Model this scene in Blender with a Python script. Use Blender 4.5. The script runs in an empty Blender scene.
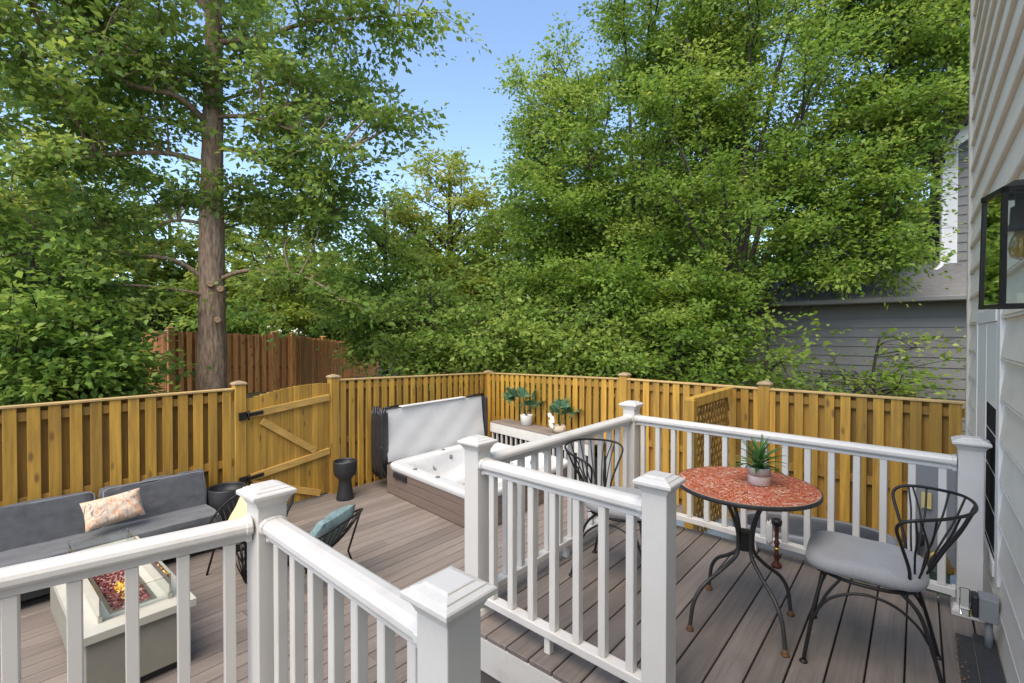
import bpy, bmesh, math, random
import numpy as np
from mathutils import Vector, Matrix, noise as mnoise
random.seed(7); rng = np.random.default_rng(11)
S = bpy.context.scene; COL = S.collection
R = math.radians; PI = math.pi
H = 1.604; YAW = .7033; PIT = .013; FPX = 479.0

# ------------------------------------------------------------------ materials
def nt(name):
    m = bpy.data.materials.new(name); m.use_nodes = True
    n = m.node_tree.nodes; n.clear(); return m, n, m.node_tree.links
def principled(name, col, rough=.5, metal=0., var=.0, vscale=(8, 8, 8), bump=0., bscale=None, attr=.0,
               spots=None, spot_scale=3., spot_amt=.0, trans=0., spec=.5, detail=5, knots=None, col2=None, sheen=0., coat=0.):
    """procedural: base colour * position noise * per-piece attribute, optional second-colour stains, bump"""
    m, n, l = nt(name)
    out = n.new('ShaderNodeOutputMaterial'); p = n.new('ShaderNodeBsdfPrincipled')
    l.new(p.outputs[0], out.inputs[0])
    p.inputs['Base Color'].default_value = (*col, 1); p.inputs['Roughness'].default_value = rough
    p.inputs['Metallic'].default_value = metal; p.inputs['Specular IOR Level'].default_value = spec
    p.inputs['Transmission Weight'].default_value = trans
    p.inputs['Coat Weight'].default_value = coat
    if sheen: p.inputs['Sheen Weight'].default_value = sheen
    tc = n.new('ShaderNodeTexCoord')
    def noise(scale, det=detail, rg=.55, src='Object'):
        mp = n.new('ShaderNodeMapping'); mp.inputs['Scale'].default_value = scale
        l.new(tc.outputs[src], mp.inputs[0])
        t = n.new('ShaderNodeTexNoise'); t.inputs['Scale'].default_value = 1; t.inputs['Detail'].default_value = det
        t.inputs['Roughness'].default_value = rg
        l.new(mp.outputs[0], t.inputs['Vector']); return t.outputs['Fac'], mp
    cur = None
    if var or attr or spots or col2:
        rgb = n.new('ShaderNodeRGB'); rgb.outputs[0].default_value = (*col, 1); cur = rgb.outputs[0]
        a = None
        if attr:
            a = n.new('ShaderNodeAttribute'); a.attribute_name = 'v'
        if var:
            f, mp = noise(vscale)
            if attr:   # shift the grain from piece to piece
                ml = n.new('ShaderNodeVectorMath'); ml.operation = 'SCALE'; ml.inputs['Scale'].default_value = 37.
                cb = n.new('ShaderNodeCombineXYZ')
                for i in range(3): l.new(a.outputs['Fac'], cb.inputs[i])
                l.new(cb.outputs[0], ml.inputs[0]); l.new(ml.outputs[0], mp.inputs['Location'])
            mr = n.new('ShaderNodeMapRange'); mr.inputs[1].default_value = .25; mr.inputs[2].default_value = .75
            mr.inputs[3].default_value = 1 - var; mr.inputs[4].default_value = 1 + var
            l.new(f, mr.inputs[0])
            mm = n.new('ShaderNodeVectorMath'); mm.operation = 'SCALE'
            l.new(cur, mm.inputs[0]); l.new(mr.outputs[0], mm.inputs['Scale']); cur = mm.outputs[0]
        if attr:
            mr = n.new('ShaderNodeMapRange'); mr.inputs[3].default_value = 1 - attr; mr.inputs[4].default_value = 1 + attr
            l.new(a.outputs['Fac'], mr.inputs[0])
            mm = n.new('ShaderNodeVectorMath'); mm.operation = 'SCALE'
            l.new(cur, mm.inputs[0]); l.new(mr.outputs[0], mm.inputs['Scale']); cur = mm.outputs[0]
        if spots:
            f, _ = noise((spot_scale,) * 3 if not isinstance(spot_scale, tuple) else spot_scale, 6, .65)
            mr = n.new('ShaderNodeMapRange'); mr.inputs[1].default_value = .5; mr.inputs[2].default_value = .72
            mr.inputs[3].default_value = 0; mr.inputs[4].default_value = spot_amt; l.new(f, mr.inputs[0])
            mx = n.new('ShaderNodeMix'); mx.data_type = 'RGBA'; mx.inputs[7].default_value = (*spots, 1)
            l.new(mr.outputs[0], mx.inputs[0]); l.new(cur, mx.inputs[6]); cur = mx.outputs[2]
        if knots:
            kc, ks, kr = knots
            mp = n.new('ShaderNodeMapping'); mp.inputs['Scale'].default_value = ks; l.new(tc.outputs['Object'], mp.inputs[0])
            vo = n.new('ShaderNodeTexVoronoi'); vo.inputs['Scale'].default_value = 1; l.new(mp.outputs[0], vo.inputs['Vector'])
            mr = n.new('ShaderNodeMapRange'); mr.inputs[1].default_value = kr * .45; mr.inputs[2].default_value = kr
            mr.inputs[3].default_value = .8; mr.inputs[4].default_value = 0; l.new(vo.outputs['Distance'], mr.inputs[0])
            mx = n.new('ShaderNodeMix'); mx.data_type = 'RGBA'; mx.inputs[7].default_value = (*kc, 1)
            l.new(mr.outputs[0], mx.inputs[0]); l.new(cur, mx.inputs[6]); cur = mx.outputs[2]
        l.new(cur, p.inputs['Base Color'])
    if bump:
        f, _ = noise(bscale or vscale, 6, .6)
        b = n.new('ShaderNodeBump'); b.inputs['Strength'].default_value = bump; b.inputs['Distance'].default_value = .004
        l.new(f, b.inputs['Height']); l.new(b.outputs[0], p.inputs['Normal'])
    return m

def leaf_mat(name, cols, transl=.35, rough=.45):
    m, n, l = nt(name)
    out = n.new('ShaderNodeOutputMaterial')
    at = n.new('ShaderNodeAttribute'); at.attribute_name = 'v'
    cr = n.new('ShaderNodeValToRGB')
    e = cr.color_ramp.elements
    while len(e) < len(cols): e.new(.5)
    for i, c in enumerate(cols):
        e[i].position = i / (len(cols) - 1); e[i].color = (*c, 1)
    l.new(at.outputs['Fac'], cr.inputs[0])
    p = n.new('ShaderNodeBsdfPrincipled'); p.inputs['Roughness'].default_value = rough
    p.inputs['Specular IOR Level'].default_value = .35
    l.new(cr.outputs[0], p.inputs['Base Color'])
    t = n.new('ShaderNodeBsdfTranslucent')
    hs = n.new('ShaderNodeHueSaturation'); hs.inputs['Hue'].default_value = .485; hs.inputs['Value'].default_value = 1.5
    l.new(cr.outputs[0], hs.inputs['Color']); l.new(hs.outputs[0], t.inputs[0])
    mx = n.new('ShaderNodeMixShader'); mx.inputs[0].default_value = transl
    l.new(p.outputs[0], mx.inputs[1]); l.new(t.outputs[0], mx.inputs[2]); l.new(mx.outputs[0], out.inputs[0])
    return m

M = {}
M['vinyl'] = principled('white_vinyl', (.66, .642, .61), .38, var=.04, vscale=(3, 3, 3), spots=(.42, .385, .33), spot_scale=(5, 5, 2.5), spot_amt=.3)
M['fascia'] = principled('white_fascia', (.62, .6, .56), .45, var=.04, vscale=(6, 6, 14), spots=(.35, .31, .26), spot_scale=7., spot_amt=.25)
M['deck_low'] = principled('grey_brown_deck_board', (.215, .18, .157), .6, var=.22, vscale=(46, 1.6, 20), attr=.19, bump=.35, bscale=(120, 3, 60), spots=(.14, .112, .1), spot_scale=(2.2, .8, 1), spot_amt=.55)
M['deck_up'] = principled('darker_deck_board', (.2, .168, .15), .6, var=.22, vscale=(52, 2., 20), attr=.17, bump=.4, bscale=(130, 3, 60), spots=(.095, .08, .07), spot_scale=(3.2, 1.3, 1), spot_amt=.6, knots=((.06, .048, .04), (3.1, 1.3, 2), .05))  # slightly darker variant of the lower deck boards
M['tread'] = principled('dark_step_board', (.12, .1, .09), .6, var=.25, vscale=(3, 50, 20), attr=.1, bump=.3, bscale=(3, 120, 60))
M['dark'] = principled('dark_gap', (.02, .018, .016), .9, var=.2)
FW = dict(var=.32, vscale=(30, 30, 1.5), attr=.27, knots=((.16, .08, .025), (7, 7, 2.6), .17), bump=.3, bscale=(80, 80, 3))
M['fence'] = principled('golden_fence_wood', (.46, .262, .04), .62, spots=(.21, .12, .035), spot_scale=(6, 6, 1.2), spot_amt=.55, **FW)
M['fence_light'] = principled('light_fence_wood', (.56, .345, .09), .6, spots=(.33, .19, .05), spot_scale=(3, 3, 3), spot_amt=.4, var=.25, vscale=(26, 3, 26), attr=.1, bump=.3)
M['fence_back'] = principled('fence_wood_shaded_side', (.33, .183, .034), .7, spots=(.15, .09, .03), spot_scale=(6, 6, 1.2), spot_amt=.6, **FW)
M['fence_cap'] = principled('fence_top_board', (.5, .34, .14), .6, var=.2, vscale=(8, 8, 30), attr=.1)
M['post_cap'] = principled('weathered_post_cap', (.33, .24, .14), .65, var=.25, vscale=(30, 30, 30))
M['red_fence'] = principled('reddish_fence_wood', (.78, .35, .11), .65, spots=(.13, .055, .025), spot_scale=(5, 5, 1.), spot_amt=.6, **FW)
M['red_fence_back'] = principled('red_fence_shaded_rear', (.45, .18, .06), .7, **FW)  # shade on the rear boards put into a darker copy of the wood
M['iron'] = principled('black_iron', (.018, .017, .017), .42, .3, var=.25, vscale=(30, 30, 30))
M['table_iron'] = principled('charcoal_iron', (.05, .048, .047), .45, .3, var=.3, vscale=(25, 25, 25))
M['rust'] = principled('rusty_iron', (.14, .07, .035), .8, .2, var=.4, vscale=(60, 60, 60))
M['black_plastic'] = principled('black_planter', (.02, .021, .024), .5, var=.25, vscale=(20, 20, 20), bump=.1)
M['soil'] = principled('soil', (.06, .045, .035), .95, var=.5, vscale=(90, 90, 90), bump=.8)
M['cush_grey'] = principled('grey_cushion_cloth', (.3, .3, .31), .9, var=.12, vscale=(160, 160, 160), bump=.35, bscale=(300, 300, 300), sheen=.2, spots=(.22, .22, .23), spot_scale=9., spot_amt=.4)
M['sofa'] = principled('slate_sofa_cover', (.085, .089, .097), .85, var=.22, vscale=(12, 12, 12), bump=1., bscale=(9, 4, 14), sheen=.3, spots=(.1, .115, .135), spot_scale=4., spot_amt=.5)
M['piping'] = principled('pale_piping', (.22, .24, .26), .8)
M['sofa_frame'] = principled('dark_sofa_frame', (.03, .032, .036), .6)
M['cream'] = principled('cream_cushion', (.62, .52, .3), .9, var=.08, vscale=(40, 40, 40), bump=.2)
M['teal'] = principled('teal_cushion', (.15, .22, .225), .85, var=.3, vscale=(20, 20, 20), spots=(.27, .37, .36), spot_scale=11., spot_amt=.6, bump=.3)
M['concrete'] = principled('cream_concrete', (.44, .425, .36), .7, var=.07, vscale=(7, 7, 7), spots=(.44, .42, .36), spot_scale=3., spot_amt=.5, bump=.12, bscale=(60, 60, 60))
M['concrete_side'] = principled('shaded_concrete_body', (.24, .23, .19), .75, var=.09, vscale=(7, 7, 7), bump=.12, bscale=(60, 60, 60))  # shade of the table sides put into a darker concrete colour
M['steel'] = principled('stainless_burner', (.5, .48, .44), .35, .9, var=.1)
M['cabinet'] = principled('brown_tub_cabinet', (.165, .125, .105), .6, var=.18, vscale=(3, 3, 60), bump=.15)
M['acrylic'] = principled('white_acrylic', (.6, .61, .61), .18, var=.05, vscale=(5, 5, 5), spots=(.5, .515, .53), spot_scale=14., spot_amt=.4, coat=.3)
M['jet'] = principled('grey_jet', (.18, .19, .2), .35, .3)
M['cover_in'] = principled('cover_lining', (.6, .605, .6), .6, var=.06, vscale=(3, 3, 3), spots=(.46, .465, .46), spot_scale=2.2, spot_amt=.15, bump=.25, bscale=(5, 5, 5))
M['cover_black'] = principled('black_vinyl', (.025, .025, .028), .38, var=.3, vscale=(9, 9, 9), bump=.8, bscale=(11, 11, 11))
M['siding'] = principled('cream_siding', (.76, .70, .60), .5, var=.05, vscale=(3, 3, 3), spots=(.42, .37, .29), spot_scale=(2, 2, 6), spot_amt=.3, bump=.06, bscale=(60, 4, 90))
M['corner'] = principled('beige_corner_board', (.56, .51, .43), .5, var=.05)
M['window_white'] = principled('white_window_vinyl', (.8, .78, .74), .35, var=.02)
M['glass_dark'] = principled('dark_glass', (.02, .024, .03), .06, 0, var=.1, spec=.8)
M['screen'] = principled('matt_dark_pane', (.022, .024, .028), .85, spec=.1, var=.1)  # stand-in for window glass, with its reflections suppressed
M['grey_siding'] = principled('grey_siding', (.175, .173, .172), .6, var=.06, vscale=(3, 3, 3), bump=.05)
M['shingle'] = principled('grey_shingles', (.15, .148, .148), .85, var=.3, vscale=(7, 30, 30), bump=.6, bscale=(9, 40, 40))
M['white_trim'] = principled('white_trim', (.75, .76, .77), .45, var=.03)
M['bark'] = principled('scaly_bark', (.24, .162, .108), .9, var=.75, vscale=(26, 26, 5), bump=1., bscale=(30, 30, 8), spots=(.25, .2, .16), spot_scale=(9, 9, 4), spot_amt=.6)
M['bark_dark'] = principled('dark_bark', (.05, .042, .035), .9, var=.4, vscale=(20, 20, 5), bump=.8)
M['scar'] = principled('cut_branch_wood', (.3, .19, .11), .8, var=.3, vscale=(20, 20, 20))
M['terracotta_white'] = principled('white_ceramic', (.64, .63, .6), .4, var=.04)
M['pot_grey'] = principled('grey_glaze', (.38, .36, .34), .5, var=.12, vscale=(40, 40, 40))
M['stone'] = principled('pale_stone_pot', (.5, .42, .33), .8, var=.25, vscale=(20, 20, 20), bump=.4)
M['plastic_grey'] = principled('grey_moulded_plastic', (.2, .215, .23), .5, var=.1, vscale=(6, 6, 6))
M['plastic_dark'] = principled('dark_moulded_plastic', (.05, .055, .065), .5, var=.25, vscale=(6, 6, 6))
M['box_grey'] = principled('grey_outlet_box', (.24, .255, .27), .5, var=.05)
M['mat'] = principled('dark_rubber', (.035, .038, .042), .75, var=.25, vscale=(30, 30, 30), bump=.3)
M['litter'] = principled('dry_leaf_bits', (.2, .12, .06), .9, attr=.5, var=.2)
M['brown_metal'] = principled('red_brown_metal', (.12, .035, .022), .35, .4, var=.3, vscale=(30, 30, 30))
M['tassel'] = principled('white_cloth', (.7, .68, .62), .9, bump=.5, bscale=(60, 60, 10))
M['brass'] = principled('brass', (.5, .33, .1), .35, .8)
M['yellow'] = principled('yellow_tag', (.62, .52, .2), .6)
M['green_box'] = principled('dull_green_metal', (.09, .14, .1), .6, var=.2)
M['pad'] = principled('blue_grey_mat', (.2, .26, .32), .75, var=.12, vscale=(3, 60, 3), spots=(.12, .16, .2), spot_scale=2., spot_amt=.5, bump=.5, bscale=(4, 90, 4))
M['spike'] = leaf_mat('spiky_leaf', [(.03, .09, .02), (.08, .2, .05), (.16, .3, .1)], .25)
M['palm'] = leaf_mat('palm_leaf', [(.03, .08, .03), (.05, .13, .055), (.14, .25, .15)], .25)
M['petal'] = principled('white_petal', (.8, .79, .75), .6)
M['lf_maple'] = leaf_mat('maple_leaf', [(.1, .175, .04), (.165, .265, .055), (.24, .35, .07), (.36, .45, .1)], .48)
M['lf_beech'] = leaf_mat('beech_leaf', [(.085, .168, .026), (.15, .262, .04), (.235, .35, .055), (.36, .44, .1)], .48)
M['lf_yellow'] = leaf_mat('yellowish_leaf', [(.12, .18, .02), (.2, .28, .035), (.29, .36, .055), (.42, .43, .1)], .45)
M['lf_dark'] = leaf_mat('dark_leaf', [(.09, .175, .035), (.15, .26, .048), (.22, .34, .065), (.33, .43, .09)], .47)

def glass_mat():
    m, n, l = nt('clear_glass')
    out = n.new('ShaderNodeOutputMaterial'); g = n.new('ShaderNodeBsdfGlossy'); g.inputs['Roughness'].default_value = .02
    t = n.new('ShaderNodeBsdfTransparent'); t.inputs[0].default_value = (.93, .96, .95, 1)
    f = n.new('ShaderNodeFresnel'); f.inputs[0].default_value = 1.5
    mx = n.new('ShaderNodeMixShader'); l.new(f.outputs[0], mx.inputs[0]); l.new(t.outputs[0], mx.inputs[1]); l.new(g.outputs[0], mx.inputs[2])
    l.new(mx.outputs[0], out.inputs[0]); return m
M['glass'] = glass_mat()

def mosaic_mat():
    m, n, l = nt('red_mosaic')
    out = n.new('ShaderNodeOutputMaterial'); p = n.new('ShaderNodeBsdfPrincipled'); l.new(p.outputs[0], out.inputs[0])
    p.inputs['Roughness'].default_value = .3
    a = n.new('ShaderNodeAttribute'); a.attribute_name = 'v'
    cr = n.new('ShaderNodeValToRGB'); e = cr.color_ramp.elements
    cs = [(0, (.36, .045, .02)), (.25, (.55, .085, .03)), (.5, (.62, .14, .06)), (.72, (.68, .22, .12)), (.9, (.72, .34, .22)), (1, (.78, .52, .4))]
    while len(e) < len(cs): e.new(.5)
    for i, (q, c) in enumerate(cs): e[i].position = q; e[i].color = (*c, 1)
    l.new(a.outputs['Fac'], cr.inputs[0]); l.new(cr.outputs[0], p.inputs['Base Color']); return m
M['mosaic'] = mosaic_mat()
M['grout'] = principled('pale_grout', (.6, .36, .27), .8, var=.1)

def attr_ramp(name, cs, rough=.5, metal=0.):
    m, n, l = nt(name)
    out = n.new('ShaderNodeOutputMaterial'); p = n.new('ShaderNodeBsdfPrincipled'); l.new(p.outputs[0], out.inputs[0])
    p.inputs['Roughness'].default_value = rough; p.inputs['Metallic'].default_value = metal
    a = n.new('ShaderNodeAttribute'); a.attribute_name = 'v'
    cr = n.new('ShaderNodeValToRGB'); e = cr.color_ramp.elements; cr.color_ramp.interpolation = 'CONSTANT'
    while len(e) < len(cs): e.new(.5)
    for i, (q, c) in enumerate(cs): e[i].position = q; e[i].color = (*c, 1)
    l.new(a.outputs['Fac'], cr.inputs[0]); l.new(cr.outputs[0], p.inputs['Base Color']); return m
M['fireglass'] = attr_ramp('fire_glass', [(0, (.19, .035, .03)), (.3, (.09, .025, .025)), (.5, (.27, .08, .07)), (.7, (.42, .23, .19)), (.85, (.8, .45, .04)), (.93, (.9, .6, .12))], .15)

def pillow_mat():
    m, n, l = nt('tie_dye_pillow')
    out = n.new('ShaderNodeOutputMaterial'); p = n.new('ShaderNodeBsdfPrincipled'); l.new(p.outputs[0], out.inputs[0])
    p.inputs['Roughness'].default_value = .9
    tc = n.new('ShaderNodeTexCoord'); mp = n.new('ShaderNodeMapping'); mp.inputs['Scale'].default_value = (22, 22, 5)
    l.new(tc.outputs['Object'], mp.inputs[0])
    t = n.new('ShaderNodeTexNoise'); t.inputs['Scale'].default_value = 1; t.inputs['Detail'].default_value = 6; t.inputs['Distortion'].default_value = 1.2
    l.new(mp.outputs[0], t.inputs['Vector'])
    cr = n.new('ShaderNodeValToRGB'); e = cr.color_ramp.elements
    cs = [(.3, (.14, .13, .16)), (.42, (.55, .42, .32)), (.52, (.66, .58, .46)), (.6, (.62, .28, .14)), (.7, (.7, .6, .48))]
    while len(e) < len(cs): e.new(.5)
    for i, (q, c) in enumerate(cs): e[i].position = q; e[i].color = (*c, 1)
    l.new(t.outputs['Fac'], cr.inputs[0]); l.new(cr.outputs[0], p.inputs['Base Color']); return m
M['pillow'] = pillow_mat()

def ground_mat():
    m, n, l = nt('leaf_litter_ground')
    out = n.new('ShaderNodeOutputMaterial'); p = n.new('ShaderNodeBsdfPrincipled'); l.new(p.outputs[0], out.inputs[0])
    p.inputs['Roughness'].default_value = .95
    tc = n.new('ShaderNodeTexCoord')
    t = n.new('ShaderNodeTexNoise'); t.inputs['Scale'].default_value = .6; t.inputs['Detail'].default_value = 8; l.new(tc.outputs['Object'], t.inputs['Vector'])
    t2 = n.new('ShaderNodeTexNoise'); t2.inputs['Scale'].default_value = 25; t2.inputs['Detail'].default_value = 6; l.new(tc.outputs['Object'], t2.inputs['Vector'])
    c1 = n.new('ShaderNodeValToRGB'); c1.color_ramp.elements[0].position = .4; c1.color_ramp.elements[1].position = .6
    c1.color_ramp.elements[0].color = (.13, .075, .04, 1); c1.color_ramp.elements[1].color = (.07, .085, .03, 1)
    l.new(t.outputs['Fac'], c1.inputs[0])
    mr = n.new('ShaderNodeMapRange'); mr.inputs[3].default_value = .4; mr.inputs[4].default_value = 1.6; l.new(t2.outputs['Fac'], mr.inputs[0])
    mm = n.new('ShaderNodeVectorMath'); mm.operation = 'SCALE'; l.new(c1.outputs[0], mm.inputs[0]); l.new(mr.outputs[0], mm.inputs['Scale'])
    l.new(mm.outputs[0], p.inputs['Base Color']); return m
M['ground'] = ground_mat()

# ------------------------------------------------------------------ mesh builder
ORG = {}
class MB:
    def __init__(s): s.v = []; s.f = []; s.a = []; s.sm = []
    def add(s, vs, fs, smooth=False, a=None):
        o = len(s.v); s.v += [tuple(q) for q in vs]
        a = random.random() if a is None else a
        for f in fs: s.f.append(tuple(i + o for i in f)); s.a.append(a); s.sm.append(smooth)
        return s
    def box(s, lo, hi, a=None):
        x0, y0, z0 = lo; x1, y1, z1 = hi
        vs = [(x0, y0, z0), (x1, y0, z0), (x1, y1, z0), (x0, y1, z0), (x0, y0, z1), (x1, y0, z1), (x1, y1, z1), (x0, y1, z1)]
        return s.add(vs, [(3, 2, 1, 0), (4, 5, 6, 7), (0, 1, 5, 4), (1, 2, 6, 5), (2, 3, 7, 6), (3, 0, 4, 7)], a=a)
    def bar(s, p, q, w, h, up=(0, 0, 1), a=None, ext=0):
        """box from p to q, width w (sideways), height h (along up)"""
        p = Vector(p); q = Vector(q); d = (q - p).normalized(); up = Vector(up)
        if abs(d.dot(up)) > .99: up = Vector((1, 0, 0))
        sd = d.cross(up).normalized(); u = sd.cross(d).normalized()
        p = p - d * ext; q = q + d * ext
        vs = []
        for c in (p, q):
            for i, j in ((-1, -1), (1, -1), (1, 1), (-1, 1)): vs.append(c + sd * (i * w / 2) + u * (j * h / 2))
        return s.add(vs, [(3, 2, 1, 0), (4, 5, 6, 7), (0, 1, 5, 4), (1, 2, 6, 5), (2, 3, 7, 6), (3, 0, 4, 7)], a=a)
    def prism(s, poly, p, q, up=(0, 0, 1), smooth=False, a=None):
        """poly in (side, up) coordinates swept from p to q"""
        p = Vector(p); q = Vector(q); d = (q - p).normalized(); up = Vector(up)
        sd = d.cross(up).normalized(); u = sd.cross(d).normalized(); n = len(poly)
        vs = [c + sd * x + u * y for c in (p, q) for x, y in poly]
        fs = [(i, (i + 1) % n, n + (i + 1) % n, n + i) for i in range(n)]
        a = random.random() if a is None else a
        s.add(vs, fs, smooth, a)
        o = len(s.v) - 2 * n
        s.f.append(tuple(o + i for i in reversed(range(n)))); s.f.append(tuple(o + n + i for i in range(n)))
        s.a += [a, a]; s.sm += [False, False]; return s
    def tube(s, pts, r, n=8, closed=False, a=None, caps=True):
        pts = [Vector(p) for p in pts]; m = len(pts); rr = r if isinstance(r, (list, tuple)) else [r] * m
        prev = None; vs = []
        for i, p in enumerate(pts):
            if closed: t = pts[(i + 1) % m] - pts[i - 1]
            else: t = pts[min(i + 1, m - 1)] - pts[max(i - 1, 0)]
            t.normalize()
            if prev is None:
                prev = t.orthogonal().normalized()
            u = (prev - t * prev.dot(t))
            u = u.normalized() if u.length > 1e-6 else t.orthogonal().normalized()
            prev = u; w = t.cross(u)
            for k in range(n):
                an = 2 * PI * k / n; vs.append(p + (u * math.cos(an) + w * math.sin(an)) * rr[i])
        fs = []
        for i in range(m if closed else m - 1):
            b = ((i + 1) % m) * n
            for k in range(n): fs.append((i * n + k, i * n + (k + 1) % n, b + (k + 1) % n, b + k))
        if not closed and caps: fs += [tuple(reversed(range(n))), tuple((m - 1) * n + k for k in range(n))]
        return s.add(vs, fs, True, a)
    def lathe(s, prof, c=(0, 0, 0), n=32, a=None, smooth=True):
        c = Vector(c); vs = []; m = len(prof)
        for r, z in prof:
            for k in range(n):
                an = 2 * PI * k / n; vs.append(c + Vector((r * math.cos(an), r * math.sin(an), z)))
        fs = [(i * n + k, i * n + (k + 1) % n, (i + 1) * n + (k + 1) % n, (i + 1) * n + k) for i in range(m - 1) for k in range(n)]
        if prof[0][0] > 1e-5: fs.append(tuple(reversed(range(n))))
        if prof[-1][0] > 1e-5: fs.append(tuple((m - 1) * n + k for k in range(n)))
        return s.add(vs, fs, smooth, a)
    def sqlathe(s, prof, c=(0, 0, 0), a=None):
        """square cross-section lathe: prof of (half width, z)"""
        c = Vector(c); vs = []; m = len(prof)
        for r, z in prof:
            for x, y in ((-1, -1), (1, -1), (1, 1), (-1, 1)): vs.append(c + Vector((r * x, r * y, z)))
        fs = [(i * 4 + k, i * 4 + (k + 1) % 4, (i + 1) * 4 + (k + 1) % 4, (i + 1) * 4 + k) for i in range(m - 1) for k in range(4)]
        fs += [(3, 2, 1, 0), tuple((m - 1) * 4 + k for k in range(4))]
        return s.add(vs, fs, False, a)
    def grid(s, P, nu, nv, smooth=True, closed_u=False, a=None):
        vs = [P(i, j) for i in range(nu) for j in range(nv)]
        fs = [(i * nv + j, ((i + 1) % nu) * nv + j, ((i + 1) % nu) * nv + j + 1, i * nv + j + 1)
              for i in range(nu if closed_u else nu - 1) for j in range(nv - 1)]
        return s.add(vs, fs, smooth, a)
    def cushion(s, c, size, M3=None, puff=.35, n=14, wr=.0, exp=2.6, a=None, nz=0.):
        """soft pillow box: superellipsoid-like, size=(x,y,z) full sizes"""
        bm = bmesh.new(); bmesh.ops.create_cube(bm, size=2); bmesh.ops.subdivide_edges(bm, edges=bm.edges[:], cuts=n, use_grid_fill=True)
        vs = []; c = Vector(c); ph = random.random() * 9
        for v in bm.verts:
            x, y, z = v.co
            k = (abs(x) ** exp + abs(y) ** exp + abs(z) ** exp) ** (-1 / exp)
            t = Vector((x, y, z)) * (1 - puff + puff * k) if puff < 1 else Vector((x, y, z)) * k
            w = wr * (math.sin(5 * x + 3 * y + ph) * math.sin(4 * y - 2 * x + ph * 2) + .5 * math.sin(11 * x + ph) * math.sin(9 * y))
            t = Vector((t.x * size[0] / 2, t.y * size[1] / 2, t.z * size[2] / 2 * (1 + w)))
            if nz: t = t + t.normalized() * nz * mnoise.fractal(Vector((t.x * 5, t.y * 5, t.z * 5 + ph)), 1., 2., 3)
            vs.append((M3 @ t if M3 else t) + c)
        bm.verts.index_update()
        fs = [tuple(v.index for v in f.verts) for f in bm.faces]; bm.free()
        return s.add(vs, fs, True, a)
    def pillow(s, w, h, th, M4, n=22, wr=.06):
        """scatter cushion in its own x (thickness), y (width), z (height) axes, pinched corners"""
        ph = random.random() * 9
        for sg in (1, -1):
            vs = []
            for i in range(n + 1):
                for j in range(n + 1):
                    u = 2 * i / n - 1; v = 2 * j / n - 1
                    t = max(0, (1 - u ** 4) * (1 - v ** 4)) ** .55 * th / 2
                    t *= 1 + wr * (math.sin(5 * u + 4 * v + ph) + .6 * math.sin(9 * v - 7 * u + 2 * ph))
                    k = 1 - .06 * (1 - u * u); kk = 1 - .06 * (1 - v * v)
                    vs.append(M4 @ Vector((sg * t, u * w / 2 * kk, v * h / 2 * k)))
            fs = []
            for i in range(n):
                for j in range(n):
                    q = (i * (n + 1) + j, (i + 1) * (n + 1) + j, (i + 1) * (n + 1) + j + 1, i * (n + 1) + j + 1)
                    fs.append(q if sg > 0 else q[::-1])
            s.add(vs, fs, True)
        return s
    def xf(s, mat):
        s.v = [tuple(mat @ Vector(q)) for q in s.v]; return s
    def build(s, name, mat, parent=None, org=None, bevel=0., seg=1):
        o0 = ORG.get(parent.name, Vector((0, 0, 0))) if parent else Vector(org or (0, 0, 0))
        me = bpy.data.meshes.new(name)
        me.from_pydata([tuple(Vector(q) - o0) for q in s.v], [], s.f)
        at = me.attributes.new('v', 'FLOAT', 'FACE'); at.data.foreach_set('value', np.array(s.a, dtype=np.float32))
        me.polygons.foreach_set('use_smooth', np.array(s.sm, dtype=bool))
        if mat: me.materials.append(M[mat] if isinstance(mat, str) else mat)
        me.update()
        o = bpy.data.objects.new(name, me); COL.objects.link(o)
        ORG[o.name] = o0
        if parent: o.parent = parent
        else: o.location = o0
        if bevel:
            b = o.modifiers.new('bevel', 'BEVEL'); b.width = bevel; b.segments = seg; b.limit_method = 'ANGLE'; b.angle_limit = R(40)
        return o
def tag(o, label=None, cat=None, group=None, kind=None):
    if label: o['label'] = label
    if cat: o['category'] = cat
    if group: o['group'] = group
    if kind: o['kind'] = kind
    return o
def thing(name, label, cat, loc=(0, 0, 0), group=None, rz=0):
    o = bpy.data.objects.new(name, None); COL.objects.link(o); o.location = loc; o.rotation_euler.z = rz
    o.empty_display_size = .1
    ORG[o.name] = Vector(loc) if rz == 0 else Vector((0, 0, 0))   # rotated things get their parts in local coordinates
    return tag(o, label, cat, group)
def struct(mb, name, mat, **k): return tag(mb.build(name, mat, **k), kind='structure')
def kids(o): return [c for c in bpy.data.objects if c.parent == o]
def copy_tree(o, parent=None):
    c = o.copy(); COL.objects.link(c); c.parent = parent
    for ch in kids(o): copy_tree(ch, c)
    return c
def bez(p0, p1, p2, p3, n=12):
    p0, p1, p2, p3 = map(Vector, (p0, p1, p2, p3)); out = []
    for i in range(n + 1):
        t = i / n; out.append(p0 * (1 - t) ** 3 + p1 * 3 * t * (1 - t) ** 2 + p2 * 3 * t * t * (1 - t) + p3 * t ** 3)
    return out
def smooth_path(pts, n=6):
    pts = [Vector(p) for p in pts]; out = []
    for i in range(len(pts) - 1):
        a = pts[max(i - 1, 0)]; b = pts[i]; c = pts[i + 1]; d = pts[min(i + 2, len(pts) - 1)]
        for k in range(n):
            t = k / n
            out.append(.5 * ((2 * b) + (c - a) * t + (2 * a - 5 * b + 4 * c - d) * t * t + (3 * b - a - 3 * c + d) * t ** 3))
    return out + [pts[-1]]

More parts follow.
